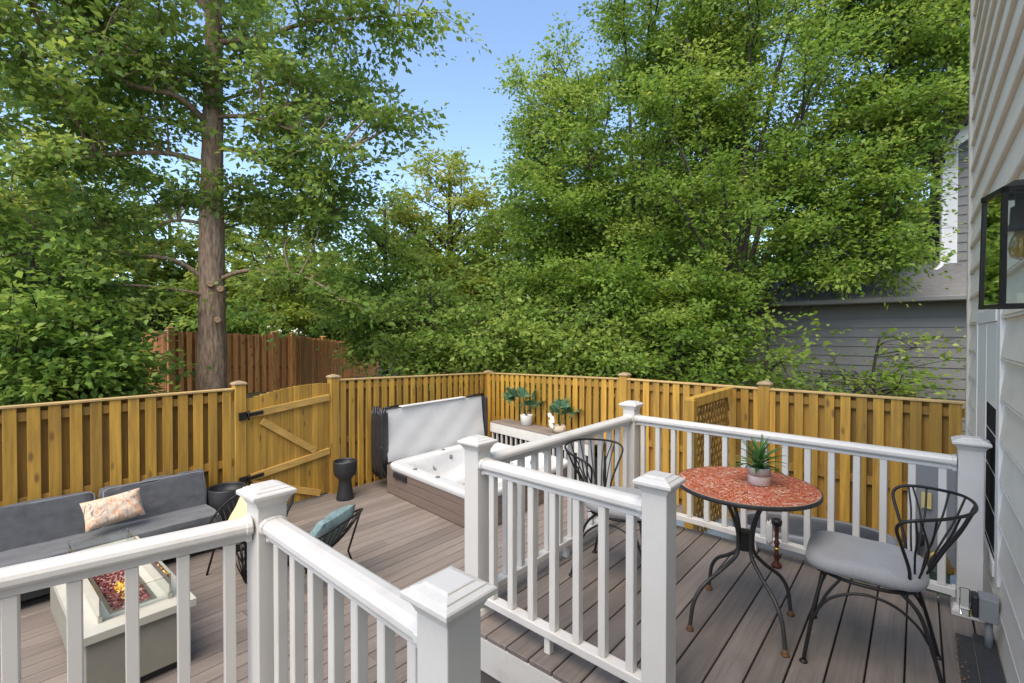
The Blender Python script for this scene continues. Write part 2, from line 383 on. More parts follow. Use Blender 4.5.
# ------------------------------------------------------------------ camera, world, light
cam = bpy.data.cameras.new('camera'); co = bpy.data.objects.new('camera', cam); COL.objects.link(co)
co.location = (0, 0, H); co.rotation_euler = (PI / 2 - PIT, 0, YAW)
cam.sensor_width = 36; cam.lens = FPX / 1024 * 36; cam.clip_start = .02; cam.clip_end = 900
S.camera = co
w = bpy.data.worlds.new('World'); S.world = w; w.use_nodes = True
wn = w.node_tree.nodes; wl = w.node_tree.links; wn.clear()
SUN_EL, SUN_AZ = 56, 161       # azimuth: direction towards the sun, clockwise from +Y
wo = wn.new('ShaderNodeOutputWorld'); bg = wn.new('ShaderNodeBackground'); sk = wn.new('ShaderNodeTexSky')
sk.sky_type = 'NISHITA'; sk.sun_disc = False; sk.sun_elevation = R(SUN_EL); sk.sun_rotation = R(SUN_AZ)
sk.air_density = .95; sk.dust_density = .9; sk.ozone_density = 1.3
bg.inputs[1].default_value = .11
wl.new(sk.outputs[0], bg.inputs[0]); wl.new(bg.outputs[0], wo.inputs[0])
sun = bpy.data.lights.new('sun', 'SUN'); so = bpy.data.objects.new('sun', sun); COL.objects.link(so)
sun.energy = 1.5; sun.angle = R(55); sun.color = (1, .87, .68)
sd = Vector((math.sin(R(SUN_AZ)) * math.cos(R(SUN_EL)), math.cos(R(SUN_AZ)) * math.cos(R(SUN_EL)), math.sin(R(SUN_EL))))
so.rotation_euler = (-sd).to_track_quat('-Z', 'Y').to_euler(); so.location = (0, 0, 30)
S.view_settings.view_transform = 'Standard'; S.view_settings.look = 'None'; S.view_settings.gamma = 1
S.view_settings.exposure = 1.66

# ------------------------------------------------------------------ ground and decks
def gz(x, y):
    def ss(a, b, t): t = min(max((t - a) / (b - a), 0), 1); return t * t * (3 - 2 * t)
    z = -.92
    z += .95 * ss(7.2, 10.5, -x) - .5 * ss(12, 24, -x) * ss(4, 14, y)
    z += .25 * ss(7.2, 10, y) * (1 - ss(7, 10, -x))
    if x < -7.5 or y > 7.6: z += .05 * math.sin(x * 1.3) * math.cos(y * 1.1)
    return z
def ground():
    xs = list(np.arange(-40, 20, .8)); ys = list(np.arange(-14, 46, .8))
    xs = [-400, -120, -60] + xs + [30, 90, 400]; ys = [-400, -90, -30] + ys + [60, 140, 400]
    mb = MB(); mb.grid(lambda i, j: (xs[i], ys[j], gz(xs[i], ys[j])), len(xs), len(ys)); struct(mb, 'ground', 'ground')
ground()
LZ = -.72
def boards(name, mat, x0, x1, y0, y1, z, cuts=(), pitch=.1425, gap=.008, th=.025, holes=()):
    mb = MB(); x = x0
    while x < x1 - .01:
        xe = min(x + pitch - gap, x1)
        segs = [(y0, y1)]
        for hx0, hx1, hy0, hy1 in holes:
            if xe > hx0 and x < hx1:
                ns = []
                for a, b in segs:
                    if hy0 > a: ns.append((a, min(b, hy0)))
                    if hy1 < b: ns.append((max(a, hy1), b))
                segs = ns
        for a, b in segs:
            js = [a]
            if b - a > 4: js += [a + (b - a) * random.uniform(.3, .7)]
            js += [b]
            for p, q in zip(js[:-1], js[1:]): mb.box((x, p + .0015, z - th), (xe, q - .0015, z), a=random.random())
        x += pitch
    return mb
XL = -2.03
mb = boards('lower_deck', 'deck_low', -6.6, -.1, -2.4, 7.2, LZ); struct(mb, 'lower_deck', 'deck_low', bevel=.003)
mb = MB(); mb.box((-6.9, -2.5, LZ - .3), (.2, 7.3, LZ - .03)); struct(mb, 'lower_deck_base', 'dark')
NY0, NY1, NX = .885, 1.845, -.84
mb = boards('upper_deck', 'deck_up', XL + .003, .325, -2.6, 3.97, 0, holes=[(XL - 1, NX, NY0, NY1)]); x = XL - .1395
while x > -2.75:      # the deck edge flares outwards towards the near end
    ye = NY0 - .02 - (XL - x) / .198
    if ye > -2.4: mb.box((x, -2.6, -.025), (x + .1365, ye, 0), a=random.random())
    x -= .1425
struct(mb, 'upper_deck', 'deck_up', bevel=.003)
mb = MB()
mb.box((XL + .03, -2.6, -.2), (.3, NY0 - .06, -.03)); mb.add([(XL, NY0 - .06, -.2), (XL, -2.6, -.2), (XL - .68, -2.6, -.2), (XL, NY0 - .06, -.03), (XL, -2.6, -.03), (XL - .68, -2.6, -.03)], [(0, 2, 1), (3, 4, 5), (0, 3, 5, 2), (1, 2, 5, 4), (0, 1, 4, 3)]); mb.box((XL + .03, NY1 + .06, -.2), (.3, 3.9, -.03)); mb.box((NX + .05, NY0 - .05, -.2), (.3, NY1 + .05, -.03))
struct(mb, 'upper_deck_base', 'dark')
mb = MB()   # white fascia boards round the deck edge, 2-3 mm clear of the board ends
FZ0, FZ1 = -.205, -.028
mb.box((XL, NY1 + .003, FZ0), (NX + .02, NY1 + .028, FZ1)); mb.box((XL, NY0 - .028, FZ0), (NX + .02, NY0 - .003, FZ1))
mb.box((NX + .022, NY0 - .02, FZ0), (NX + .045, NY1 + .02, FZ1))
mb.bar((XL - .03, NY0 - .02, -.116), (XL - .03 - .198 * 3.4, NY0 - 3.42, -.116), .02, .177); mb.box((XL - .022, NY1 + .003, FZ0), (XL - .002, 3.99, FZ1))
mb.box((XL, 3.972, FZ0), (.32, 3.995, FZ1))
struct(mb, 'deck_fascia', 'fascia', bevel=.002)
mb = MB()   # skirt below the fascia
for a, b in ((-2.6, NY0 - .05), (NY1 + .05, 3.9)):
    mb.box((XL + .03, a, LZ + .001), (XL + .06, b, FZ0 - .002))
mb.box((XL + .06, NY1 + .04, LZ + .001), (NX, NY1 + .06, FZ0 - .002)); mb.box((XL + .06, NY0 - .06, LZ + .001), (NX, NY0 - .04, FZ0 - .002))
mb.box((XL + .06, 3.86, LZ - .2), (.3, 3.9, FZ0 - .002))
struct(mb, 'deck_skirt', 'tread')
mb = MB()
for k in range(3):
    z = -.18 * (k + 1); x1 = NX - .285 * k - .0; x0 = x1 - .30
    mb.box((x0, NY0 + .005, z - .028), (x0 + .142, NY1 - .005, z)); mb.box((x0 + .148, NY0 + .005, z - .028), (x1, NY1 - .005, z))
    mb.box((x1 - .012 + (.04 if k == 0 else 0), NY0 + .02, z + .002), (x1 + (.02 if k else .05), NY1 - .02, z + .15))
struct(mb, 'steps', 'tread', bevel=.003)
mb = MB(); mb.box((-2.3, 4.03, -.77), (.33, 6.28, -.71)); struct(mb, 'paved_strip', 'pad')

# ------------------------------------------------------------------ white railing
XA, XB, YE, YA, YC, XD = -1.905, -.835, .79, 1.945, 3.86, .247
PA, PB, PC, PD, PE, PF = (-1.93, 1.97), (-.825, 1.93), (-1.935, 3.92), (.235, 3.79), (-1.945, .805), (-.848, .768)
PW = .054
def post(x, y, label):
    t = thing('railing_post', label, 'post', (x, y, 0), 'white posts of the deck railing')
    mb = MB().sqlathe([(PW, .001), (PW, .955)], (x, y, 0)); mb.build('post_sleeve', 'vinyl', t, bevel=.003, seg=2)
    mb = MB().sqlathe([(PW + .002, .950), (PW + .004, .956), (.066, .972), (.074, .980), (.081, .984), (.082, .987), (.082, .997), (.079, 1.001), (.0665, 1.006), (.065, 1.0062), (.064, 1.0105), (.046, 1.0155), (.0445, 1.0157), (.0435, 1.0195), (.040, 1.021)], (x, y, 0))
    mb.build('post_cap', 'vinyl', t, bevel=.0012, seg=2)
    mb = MB().sqlathe([(PW + .022, .002), (PW + .022, .03), (PW + .012, .05), (PW + .003, .056)], (x, y, 0)); mb.build('base_skirt', 'vinyl', t, bevel=.002)
    return t
post(*PA, 'white vinyl post standing right in front of the hot tub')
post(*PB, 'white vinyl post in front of the red mosaic table, near end of the short rail')
post(*PC, 'white vinyl corner post farthest from the house, behind the wire chair back')
post(*PD, 'white vinyl post against the house wall with an outlet box at its foot')
post(*PE, 'white vinyl corner post in front of the wire chair with the cream cushion')
post(*PF, 'large white vinyl post nearest the viewer, at the bottom of the photo')
RAILP = [(-.022, -.072), (.022, -.072), (.022, -.048), (.040, -.040), (.044, -.030), (.044, -.014), (.038, -.003), (.024, .006), (0, .009), (-.024, .006), (-.038, -.003), (-.044, -.014), (-.044, -.030), (-.040, -.040), (-.022, -.048)]
def railing(p, q, label, n, foot=True, first=.5, endpost=True):
    p = Vector((*p, 0)); q = Vector((*q, 0)); d = (q - p).normalized(); L = (q - p).length
    t = thing('deck_railing', label, 'railing', tuple(p), 'white railing sections round the upper deck')
    a = p + d * (PW + .001); b = q - d * (PW + .001); zt = .895
    MB().prism(RAILP, a + Vector((0, 0, zt)), b + Vector((0, 0, zt)), smooth=False).build('top_rail', 'vinyl', t, bevel=.004, seg=2)
    MB().bar(a + Vector((0, 0, .11)), b + Vector((0, 0, .11)), .062, .042).build('bottom_rail', 'vinyl', t, bevel=.004, seg=2)
    for e, s in ((a, 1), (b, -1)):
        big = [(x * 1.16, (y + .032) * 1.14 - .032) for x, y in RAILP]
        MB().prism(big, e + Vector((0, 0, zt)), e + d * s * .022 + Vector((0, 0, zt))).build('rail_bracket', 'vinyl', t, bevel=.003)
        MB().bar(e + Vector((0, 0, .11)), e + d * s * .018 + Vector((0, 0, .11)), .072, .052).build('rail_bracket', 'vinyl', t, bevel=.003)
    if foot:
        m = p.lerp(q, .47); MB().box((m.x - .018, m.y - .018, .001), (m.x + .018, m.y + .018, .088)).build('support_foot', 'vinyl', t, bevel=.003)
    proto = None
    for k in range(n):
        c = p.lerp(q, (k + first) / (n - 1 + 2 * first)) if first else p.lerp(q, (k + 1) / (n + 1))
        if proto is None:
            mb = MB().bar((c.x, c.y, .132), (c.x, c.y, .822), .038, .038, up=d); proto = mb.build('baluster', 'vinyl', t, bevel=.003); c0 = c
        else:
            o = proto.copy(); COL.objects.link(o); o.parent = t; o.location = c - c0
    return t
railing(PA, PB, 'short white railing section between the stairs and the bistro set', 7, first=.9)
railing(PA, PC, 'white railing section running away beside the hot tub', 13, first=.75)
railing(PC, PD, 'long white railing section behind the red mosaic table, ending at the house', 15, first=.85)
railing(PE, PF, 'short white railing section nearest the viewer, running down to the big post', 7, first=.9)
railing((-2.47, -1.84), PE, 'white railing section in front of the fire table, running off the left edge', 18, first=.9)

# ------------------------------------------------------------------ fences
def vlerp(p, q, t): return Vector(p).lerp(Vector(q), t)
def fence_run(root, p, q, zt0, zt1, zb, mat='fence', back='fence_back', pitch=.15, w=.094, cap=True, out=1, posts=(), postmat='fence', capmat='post_cap', back_off=True, arch=None, step=.0):
    """shadow-box fence from p to q; out=+1 puts the rear boards on the left-hand side of the run"""
    p = Vector((*p, 0)); q = Vector((*q, 0)); d = (q - p).normalized(); L = (q - p).length; sd = Vector((-d.y, d.x, 0)) * out
    n = max(int(round(L / pitch)), 1); pit = L / n
    zt = lambda s: zt0 + (zt1 - zt0) * s / L
    f = MB(); b = MB(); r = MB()
    for k in range(n):
        s = (k + .5) * pit; j = random.uniform(-.004, .004); z = zt(s) - .012 + random.uniform(-.002, .002) * (1 + 8 * step)
        c = p + d * (s + j) - sd * (.019 + .009)
        f.bar((c.x, c.y, zb), (c.x, c.y, z), .018, w * random.uniform(.96, 1.03), up=d, a=random.random())
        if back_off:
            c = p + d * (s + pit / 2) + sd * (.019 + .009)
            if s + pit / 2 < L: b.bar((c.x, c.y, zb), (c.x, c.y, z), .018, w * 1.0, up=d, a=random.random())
    for zz in (.055, .86, 1.5):
        a0 = p + Vector((0, 0, zt0 - zz - .045)); a1 = q + Vector((0, 0, zt1 - zz - .045))
        if zz < zt0 - zb: r.bar(a0, a1, .036, .085)
    f.build('picket_panel', mat, root, bevel=.002)
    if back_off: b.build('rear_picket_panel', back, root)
    r.build('rail', back, root)
    if cap:
        m = MB(); m.bar(p + Vector((0, 0, zt0 + .0)), q + Vector((0, 0, zt1 + .0)), .1, .022); m.build('cap_board', 'fence_cap', root, bevel=.003)
    for s in posts: fence_post(root, p + d * s, zt(s) + .05, zb, postmat, capmat)
def fence_post(root, c, z, zb, mat='fence', capmat='post_cap', w=.062):
    m = MB().box((c.x - w, c.y - w, zb), (c.x + w, c.y + w, z)); o = m.build('fence_post', mat, root, bevel=.004)
    m = MB().sqlathe([(w + .014, z + .001), (w + .014, z + .018), (w - .005, z + .034), (.008, z + .05)], (c.x, c.y, 0)); m.build('post_cap', capmat, o, bevel=.002)
S0, S1, S2, K, MM, NN = (-6.36, -2.3), (-6.44, 2.34), (-6.58, 3.68), (-6.74, 7.18), (-3.35, 6.56), (.36, 6.36)
ZT = .94; ZK = .83
t = thing('wooden_fence', 'golden board fence with gaps behind the grey sofa, left of the gate', 'fence', (*S0, -.9))
fence_run(t, S0, (S1[0], S1[1] - .07), ZT, ZT, -.9, posts=(1.9,))
fence_post(t, Vector((*S1, 0)), ZT + .05, -.9)
t = thing('wooden_fence', 'golden board fence behind the goblet planter and the hot tub cover, right of the gate', 'fence', (*S2, -.9))
fence_post(t, Vector((*S2, 0)), ZT + .04, -.9)
fence_run(t, (S2[0], S2[1] + .07), K, ZT, ZK, -.9)
t = thing('wooden_fence', 'golden board fence running along the back from the far corner to the house', 'fence', (*K, -.9))
fence_run(t, K, MM, ZK, ZT + .01, -.9, )
fence_post(t, Vector((K[0] + .03, K[1] - .01, 0)), ZK + .012, -.9); fence_post(t, Vector((*MM, 0)), ZT + .06, -.9)
fence_run(t, MM, NN, ZT + .01, ZT + .01, -.9, posts=(1.93,))

# gate between the two posts
ga, gb = Vector((S1[0], S1[1] + .075, 0)), Vector((S2[0], S2[1] - .075, 0)); gd = (gb - ga).normalized(); gl = (gb - ga).length; gs = Vector((gd.y, -gd.x, 0))
t = thing('wooden_gate', 'golden board gate with arched top, diagonal braces and black strap hinges', 'gate', tuple(ga + Vector((0, 0, LZ))))
mb = MB(); n = 13
for k in range(n):
    s = (k + .5) / n; c = ga + gd * gl * s
    z = .80 + .115 * math.sin(min(s * 1.05, 1) * PI * .62)
    mb.bar((c.x, c.y, LZ + .03), (c.x, c.y, z), .018, gl / n - .003, up=gd)
mb.build('board_panel', 'fence', t, bevel=.002)
def gpt(s, z, off=.026): return ga + gd * gl * s + gs * off + Vector((0, 0, z))
for nm, a, b in (('gate_rail', (.01, .60), (.99, .70)), ('gate_rail', (.01, -.20), (.99, -.085)), ):
    MB().bar(gpt(*a), gpt(*b), .034, .09).build(nm, 'fence_light', t, bevel=.003)
for a, b in (((.16, .50), (.80, -.04)), ((.04, -.27), (.86, -.66))):
    MB().bar(gpt(*a, off=.0255), gpt(*b, off=.0255), .032, .088).build('diagonal_brace', 'fence_light', t, bevel=.003)
for z0 in (.605, -.195):
    h = MB().bar(gpt(-.1, z0 - .005, .075), gpt(.17, z0 + .012, .047), .008, .045); h.bar(gpt(-.1, z0 - .005, .078), gpt(-.02, z0, .078), .012, .1); h.tube([gpt(.0, z0 - .06, .083), gpt(.0, z0 + .06, .083)], .012)
    h.build('strap_hinge', 'iron', t, bevel=.002)

# reddish fence up the slope beyond
t = thing('wooden_fence', 'tall reddish brown fence on the slope behind the big tree trunk', 'fence', (-11.9, 2.9, 0))
def pxw(px, d): # world x,y of image column px at forward distance d
    l = (px - 512) / FPX * d; return (-math.sin(YAW) * d + math.cos(YAW) * l, math.cos(YAW) * d + math.sin(YAW) * l)
ra, rb, rc, rd = pxw(142, 15.5), pxw(168, 11.6), pxw(293, 13.6), pxw(378, 24)
RF = dict(mat='red_fence', back='red_fence_back', postmat='red_fence', capmat='red_fence', cap=False, pitch=.17, w=.11, step=1.)
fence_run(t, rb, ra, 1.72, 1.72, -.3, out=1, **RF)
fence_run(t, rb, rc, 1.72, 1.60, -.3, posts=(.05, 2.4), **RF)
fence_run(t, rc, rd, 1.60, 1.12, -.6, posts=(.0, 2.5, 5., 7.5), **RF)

# lattice screen coming off the back fence
t = thing('lattice_screen', 'short wooden lattice panel standing out from the back fence behind the mosaic table', 'trellis', (-1.8, 5.1, -.9))
MB().box((-1.86, 4.98, -.9), (-1.76, 5.08, .93)).build('post', 'fence', t, bevel=.004)
MB().bar((-1.81, 5.0, .90), (-1.81, 6.36, .90), .09, .1).build('top_rail', 'fence', t, bevel=.004)
mb = MB(); y0, y1, z0, z1 = 5.08, 6.32, -.6, .85
for sgn, x in ((1, -1.822), (-1, -1.798)):
    k = -14
    while k < 14:
        c = k * .105 + (y0 + y1) / 2; pts = []
        # line y = c + sgn*(z-zm)
        zm = (z0 + z1) / 2
        for z in (z0, z1):
            pts.append((c + sgn * (z - zm) * .6, z))
        (ya, za), (yb, zb) = pts
        def clip(ya, za, yb, zb):
            t0, t1 = 0, 1
            dy = yb - ya
            for lim, s in ((y0, 1), (y1, -1)):
                fa = s * (ya - lim); fb = s * (yb - lim)
                if fa < 0 and fb < 0: return None
                if fa < 0: t0 = max(t0, fa / (fa - fb))
                if fb < 0: t1 = min(t1, fa / (fa - fb))
            return (t0, t1) if t1 - t0 > .02 else None
        r_ = clip(ya, za, yb, zb)
        if r_:
            t0, t1 = r_
            mb.bar((x, ya + (yb - ya) * t0, za + (zb - za) * t0), (x, ya + (yb - ya) * t1, za + (zb - za) * t1), .01, .035, up=(0, 1, 0))
        k += 1
mb.build('lattice', 'fence_back', t)

# bench shelf along the back fence
bd = Vector((.985, -.17, 0)); bn = Vector((.17, .985, 0))
b0 = Vector((-6.1, 6.56, 0)); BL = 2.5
t = thing('plank_bench', 'grey plank shelf with white front along the back fence, holding two potted plants', 'shelf', tuple(b0 + Vector((0, 0, LZ))))
mb = MB()
for k in range(3): mb.bar(b0 + bn * (.07 + .138 * k) + Vector((0, 0, -.014)), b0 + bn * (.07 + .138 * k) + bd * BL + Vector((0, 0, -.014)), .132, .026)
mb.build('shelf_top', 'deck_low', t, bevel=.003)
MB().bar(b0 + bn * .012 + Vector((0, 0, -.112)), b0 + bn * .012 + bd * BL + Vector((0, 0, -.112)), .024, .165).build('front_board', 'fascia', t, bevel=.003)
mb = MB()
for k in range(19):
    c = b0 + bn * .03 + bd * (.05 + k * (BL - .1) / 18); mb.bar((c.x, c.y, LZ), (c.x, c.y, -.2), .03, .03, up=bd)
mb.build('slat_front', 'fascia', t)
MB().bar(b0 + bn * .25 + Vector((0, 0, -.45)), b0 + bn * .25 + bd * BL + Vector((0, 0, -.45)), .3, .4).build('recess_shade', 'dark', t)  # near-black box standing in for the shade under the shelf

# ------------------------------------------------------------------ hot tub
P0 = Vector((-5.97, 4.18, 0)); ux = Vector((.9945, -.105, 0)); uy = Vector((-.045, .999, 0)); TL = 2.12
RZ = -.27
t = thing('hot_tub', 'white acrylic hot tub with jets in a brown plank cabinet set beside the deck', 'hot tub', tuple(P0 + Vector((0, 0, LZ))))
def tq(u, v, z): return P0 + ux * (u * TL) + uy * (v * TL) + Vector((0, 0, z))
mb = MB()
nb = 3; zb0, zb1 = LZ + .005, RZ - .06
for (a, b) in (((.012, .012), (.988, .012)), ((.988, .012), (.988, .988)), ((.988, .988), (.012, .988)), ((.012, .988), (.012, .012))):
    for k in range(nb):
        z0 = zb0 + (zb1 - zb0) * k / nb + .003; z1 = zb0 + (zb1 - zb0) * (k + 1) / nb - .003
        pa = tq(*a, (z0 + z1) / 2); pb = tq(*b, (z0 + z1) / 2); mb.bar(pa, pb, .03, z1 - z0)
mb.build('cabinet', 'cabinet', t, bevel=.006, seg=2)
mb = MB()
for u, v in ((.012, .012), (.988, .012), (.988, .988), (.012, .988)): mb.bar(tq(u, v, zb0), tq(u, v, zb1 + .02), .045, .045, up=ux)
mb.build('corner_trim', 'cabinet', t, bevel=.008, seg=2)
# shell: rim roll + basin as a polar grid of rounded squares
def rsq(an, r):   # rounded square radius
    c, s_ = math.cos(an), math.sin(an); e = 16 if r > .9 else (10 if r > .8 else 7); return r / ((abs(c) ** e + abs(s_) ** e) ** (1 / e))
prof = [(1.0, -.085), (1.008, -.06), (1.008, -.03), (1.0, -.010), (.985, -.001), (.96, .002), (.90, .0), (.855, -.002), (.83, -.008), (.81, -.025), (.79, -.07), (.76, -.14), (.73, -.24), (.70, -.30), (.62, -.335), (.50, -.345), (.44, -.36), (.40, -.42), (.37, -.6), (.3, -.63), (.0, -.63)]
NA = 192
def shell(i, j):
    an = 2 * PI * i / NA; r, z = prof[j]
    rr = rsq(an, r)
    if .3 < r < .84:
        lob = .035 * math.cos(4 * an + .6) * (1 if r < .8 else .4) * min(1, (.84 - r) * 8); rr += lob
    zz = z
    if .45 < r < .8: zz += .05 * math.sin(3 * an + 1) * (.8 - r) / .35
    return tq(.5 + .5 * rr * math.cos(an), .5 + .5 * rr * math.sin(an), RZ + zz)
mb = MB().grid(shell, NA, len(prof), closed_u=True); sh = mb.build('shell', 'acrylic', t)
sh.modifiers.new('sub', 'SUBSURF').render_levels = 1
def jet(u, v, z, nrm, r=.035):
    c = tq(u, v, z); q = Vector(nrm).normalized(); m3 = q.to_track_quat('Z', 'Y').to_matrix()
    mb = MB().lathe([(r, 0), (r, .008), (r * .85, .014), (r * .6, .012), (r * .5, .004), (r * .3, .012), (0, .013)], n=20)
    mb.v = [tuple(m3 @ Vector(x) + c) for x in mb.v]; mb.build('jet', 'jet', t)
for k in range(13):
    an = 2 * PI * (k + .3) / 13; rr = rsq(an, .76) + .03 * math.cos(4 * an + .6)
    z = RZ - .14 - (.05 if k % 2 else -.03)
    jet(.5 + .5 * rr * math.cos(an), .5 + .5 * rr * math.sin(an), z, -ux * math.cos(an) - uy * math.sin(an) + Vector((0, 0, .5)), .045 if k % 2 else .034)
for u, v in ((.05, .5), (.3, .045), (.07, .8), (.55, .05)): 
    mb = MB().lathe([(.03, .0), (.03, .01), (.022, .016), (0, .017)], tq(u, v, RZ + .001), 20); mb.build('valve_knob', 'jet', t)
MB().bar(tq(.10, -.005, RZ - .135), tq(.26, -.005, RZ - .135), .03, .085).build('lifter_bracket', 'cover_black', t, bevel=.012, seg=3)

# folded cover standing behind the tub
cb0 = tq(-.035, .01, 0); cdv = uy; cn = ux
t = thing('hot_tub_cover', 'folded hot tub cover with white lining and black vinyl edge, standing up behind the tub', 'tub cover', tuple(cb0 + Vector((0, 0, LZ))))
CL = 2.3
def cpt(s, off, z): return cb0 + cdv * s + cn * (off + .02 * 0) + Vector((0, 0, z))
mb = MB(); zt = .47; zb = -.30
def panel(i, j):
    s = .05 + (CL - .1) * i / 24; z = zb + (zt - zb) * j / 12
    return cpt(s, .0 + .012 * math.sin(i * .9) * math.sin(j * .8) - .10 * (j / 12), z)
mb.grid(panel, 25, 13); mb.build('lining_panel', 'cover_in', t)
mb = MB(); mb.box((0, 0, 0), (0, 0, 0)) if False else None
M3 = Matrix((tuple(cn), tuple(cdv), (0, 0, 1))).transposed()
mb.cushion(cpt(CL / 2, -.20, .07), (.2, CL + .02, .80), M3, puff=.25, n=16, wr=.03); mb.build('vinyl_skin', 'cover_black', t)
mb = MB()
for s0, off in ((.0, -.06), (.0, -.16), (.0, -.26), (.02, -.35)):
    mb.cushion(cpt(s0 + .01, off, -.02), (.095, .14, 1.0), M3, puff=.6, n=8, wr=.12)
mb.build('folded_skirt', 'cover_black', t)
MB().cushion(cpt(CL + .0, -.1, .07), (.26, .06, .80), M3, puff=.4, n=8, wr=.1).build('end_flap', 'cover_black', t)
mb = MB(); mb.bar(cpt(.35, -.10, zt + .02), cpt(CL - .5, -.12, zt + .02), .1, .02); mb.build('foam_edge', 'cover_in', t, bevel=.006)
MB().tube(smooth_path([cpt(-.05, -.02, -.05), cpt(-.06, .0, -.32), cpt(-.03, .03, -.44), cpt(.05, .06, -.47), cpt(.12, .07, -.40)]), .02).build('lifter_arm', 'iron', t)
MB().tube([cpt(.02, -.09, zt + .03), cpt(.3, -.09, zt + .04)], .018).build('lifter_bar', 'iron', t)
MB().tube([cpt(CL - .42, -.09, zt + .03), cpt(CL, -.09, zt + .03)], .02).build('lifter_bar', 'iron', t)

# ------------------------------------------------------------------ planters
def planter(x, y, z, prof, label, cat='planter'):
    t = thing('planter', label, cat, (x, y, z))
    MB().lathe(prof, (x, y, z), 40).build('pot', 'black_plastic', t)
    rr = prof[-1][0]; zz = prof[-1][1]
    MB().lathe([(0, zz + .012), (rr * .5, zz + .02), (rr + .001, zz + .004)], (x, y, z), 24).build('soil', 'soil', t)
planter(-6.2, 3.64, LZ, [(.12, 0), (.122, .02), (.105, .10), (.09, .22), (.088, .27), (.10, .30), (.145, .35), (.158, .42), (.158, .53), (.155, .545), (.145, .545), (.142, .53), (.14, .46)], 'black goblet shaped planter standing beside the gate')
planter(-6.15, 2.10, LZ, [(.14, 0), (.165, .05), (.19, .2), (.2, .38), (.2, .545), (.195, .555), (.183, .555), (.179, .54), (.175, .46)], 'wide round black planter between the sofa and the gate')

# ------------------------------------------------------------------ sofa
t = thing('outdoor_sofa', 'long slate grey outdoor sofa against the fence', 'sofa', (-6.1, .4, LZ))
SX0, SX1 = -6.32, -5.70
MB().box((SX0 + .03, -1.35, LZ + .08), (SX1 - .03, 1.90, LZ + .23)).build('frame', 'sofa_frame', t, bevel=.01)
for x in (SX0 + .08, SX1 - .1):
    for y in (-1.25, 1.8): MB().box((x - .03, y - .03, LZ + .001), (x + .03, y + .03, LZ + .08)).build('leg', 'sofa_frame', t)
for a, b in ((-1.38, -.30), (-.29, 1.93)):
    MB().cushion(((SX0 + SX1) / 2 + .04, (a + b) / 2, LZ + .325), (.64, b - a, .20), None, puff=.22, n=34, wr=.05, nz=.022).build('seat_cushion', 'sofa', t)
tilt = Matrix.Rotation(R(-12), 3, 'Y')
for a, b in ((-1.38, .96 - .005), (.965, 1.90)):
    c = (SX0 + .10, (a + b) / 2, LZ + .56)
    o = MB().cushion(c, (.15, b - a, .44), tilt, puff=.18, n=34, wr=.08, nz=.02).build('back_cushion', 'sofa', t)
    hw = (b - a) / 2 - .03; pts = []
    for y, z in ((-hw, -.19), (-hw, .19), (-hw + .04, .212), (hw - .04, .212), (hw, .19), (hw, -.19)): pts.append(Vector(c) + tilt @ Vector((.066, y, z)))
    MB().tube(pts, .006, 6).build('piping', 'piping', o)
o = MB().pillow(.46, .28, .15, Matrix.Translation((-5.95, 1.03, LZ + .635)) @ Matrix.Rotation(R(5), 4, 'X') @ Matrix.Rotation(R(-28), 4, 'Y'))
tag(o.build('throw_pillow', 'pillow', org=(-5.93, .86, LZ + .42)), 'cream and rust tie dyed lumbar pillow resting on the slate sofa', 'pillow')

# ------------------------------------------------------------------ fire table
FX0, FX1, FY0, FY1, FZ = -5.49, -3.87, .50, 1.12, -.25
t = thing('fire_table', 'long cream concrete fire table with glass wind guard in front of the sofa', 'fire pit', ((FX0 + FX1) / 2, (FY0 + FY1) / 2, LZ))
bx0, bx1, by0, by1 = -5.18, -4.08, .68, .94     # burner opening
mb = MB()
for lo, hi in (((FX0, FY0), (FX1, by0)), ((FX0, by1), (FX1, FY1)), ((FX0, by0), (bx0, by1)), ((bx1, by0), (FX1, by1))): mb.box((*lo, FZ - .05), (*hi, FZ), a=.5)
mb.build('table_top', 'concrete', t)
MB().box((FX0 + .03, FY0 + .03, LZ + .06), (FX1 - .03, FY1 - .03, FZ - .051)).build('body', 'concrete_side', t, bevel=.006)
MB().box((FX0 + .07, FY0 + .07, LZ + .001), (FX1 - .07, FY1 - .07, LZ + .058)).build('plinth', 'sofa_frame', t)
mb = MB(); mb.box((bx0, by0, FZ - .048), (bx1, by1, FZ - .045))
for lo, hi in (((bx0 - .0, by0 + .001), (bx1, by0 + .02)), ((bx0, by1 - .02), (bx1, by1 - .001)), ((bx0 + .001, by0 + .02), (bx0 + .02, by1 - .02)), ((bx1 - .02, by0 + .02), (bx1 - .001, by1 - .02))): mb.box((*lo, FZ - .045), (*hi, FZ + .006))
mb.build('burner_tray', 'steel', t)
mb = MB()
for k in range(1500):
    x = random.uniform(bx0 + .04, bx1 - .03); y = random.uniform(by0 + .03, by1 - .03); r = random.uniform(.008, .016)
    an = random.random() * PI; m3 = Matrix.Rotation(an, 3, 'Z') @ Matrix.Rotation(random.uniform(-.9, .9), 3, 'X')
    vs = [m3 @ Vector(q) * r + Vector((x, y, FZ - .025 + random.uniform(0, .02))) for q in ((1.6, 0, 0), (-1.5, .2, 0), (0, .8, 0), (0, -.8, .1), (0, 0, .8), (0, .1, -.8))]
    gleam = math.exp(-((x + 4.45 + (y - .8) * .8) / .13) ** 2) > random.random() * 1.3 and y > .78  # yellow gleam painted into the colour of a patch of chips
    mb.add(vs, [(0, 2, 4), (2, 1, 4), (1, 3, 4), (3, 0, 4), (2, 0, 5), (1, 2, 5), (3, 1, 5), (0, 3, 5)], a=random.uniform(.84, 1) if gleam else random.uniform(0, .83))
tag(mb.build('fire_glass', 'fireglass', t), kind='stuff')
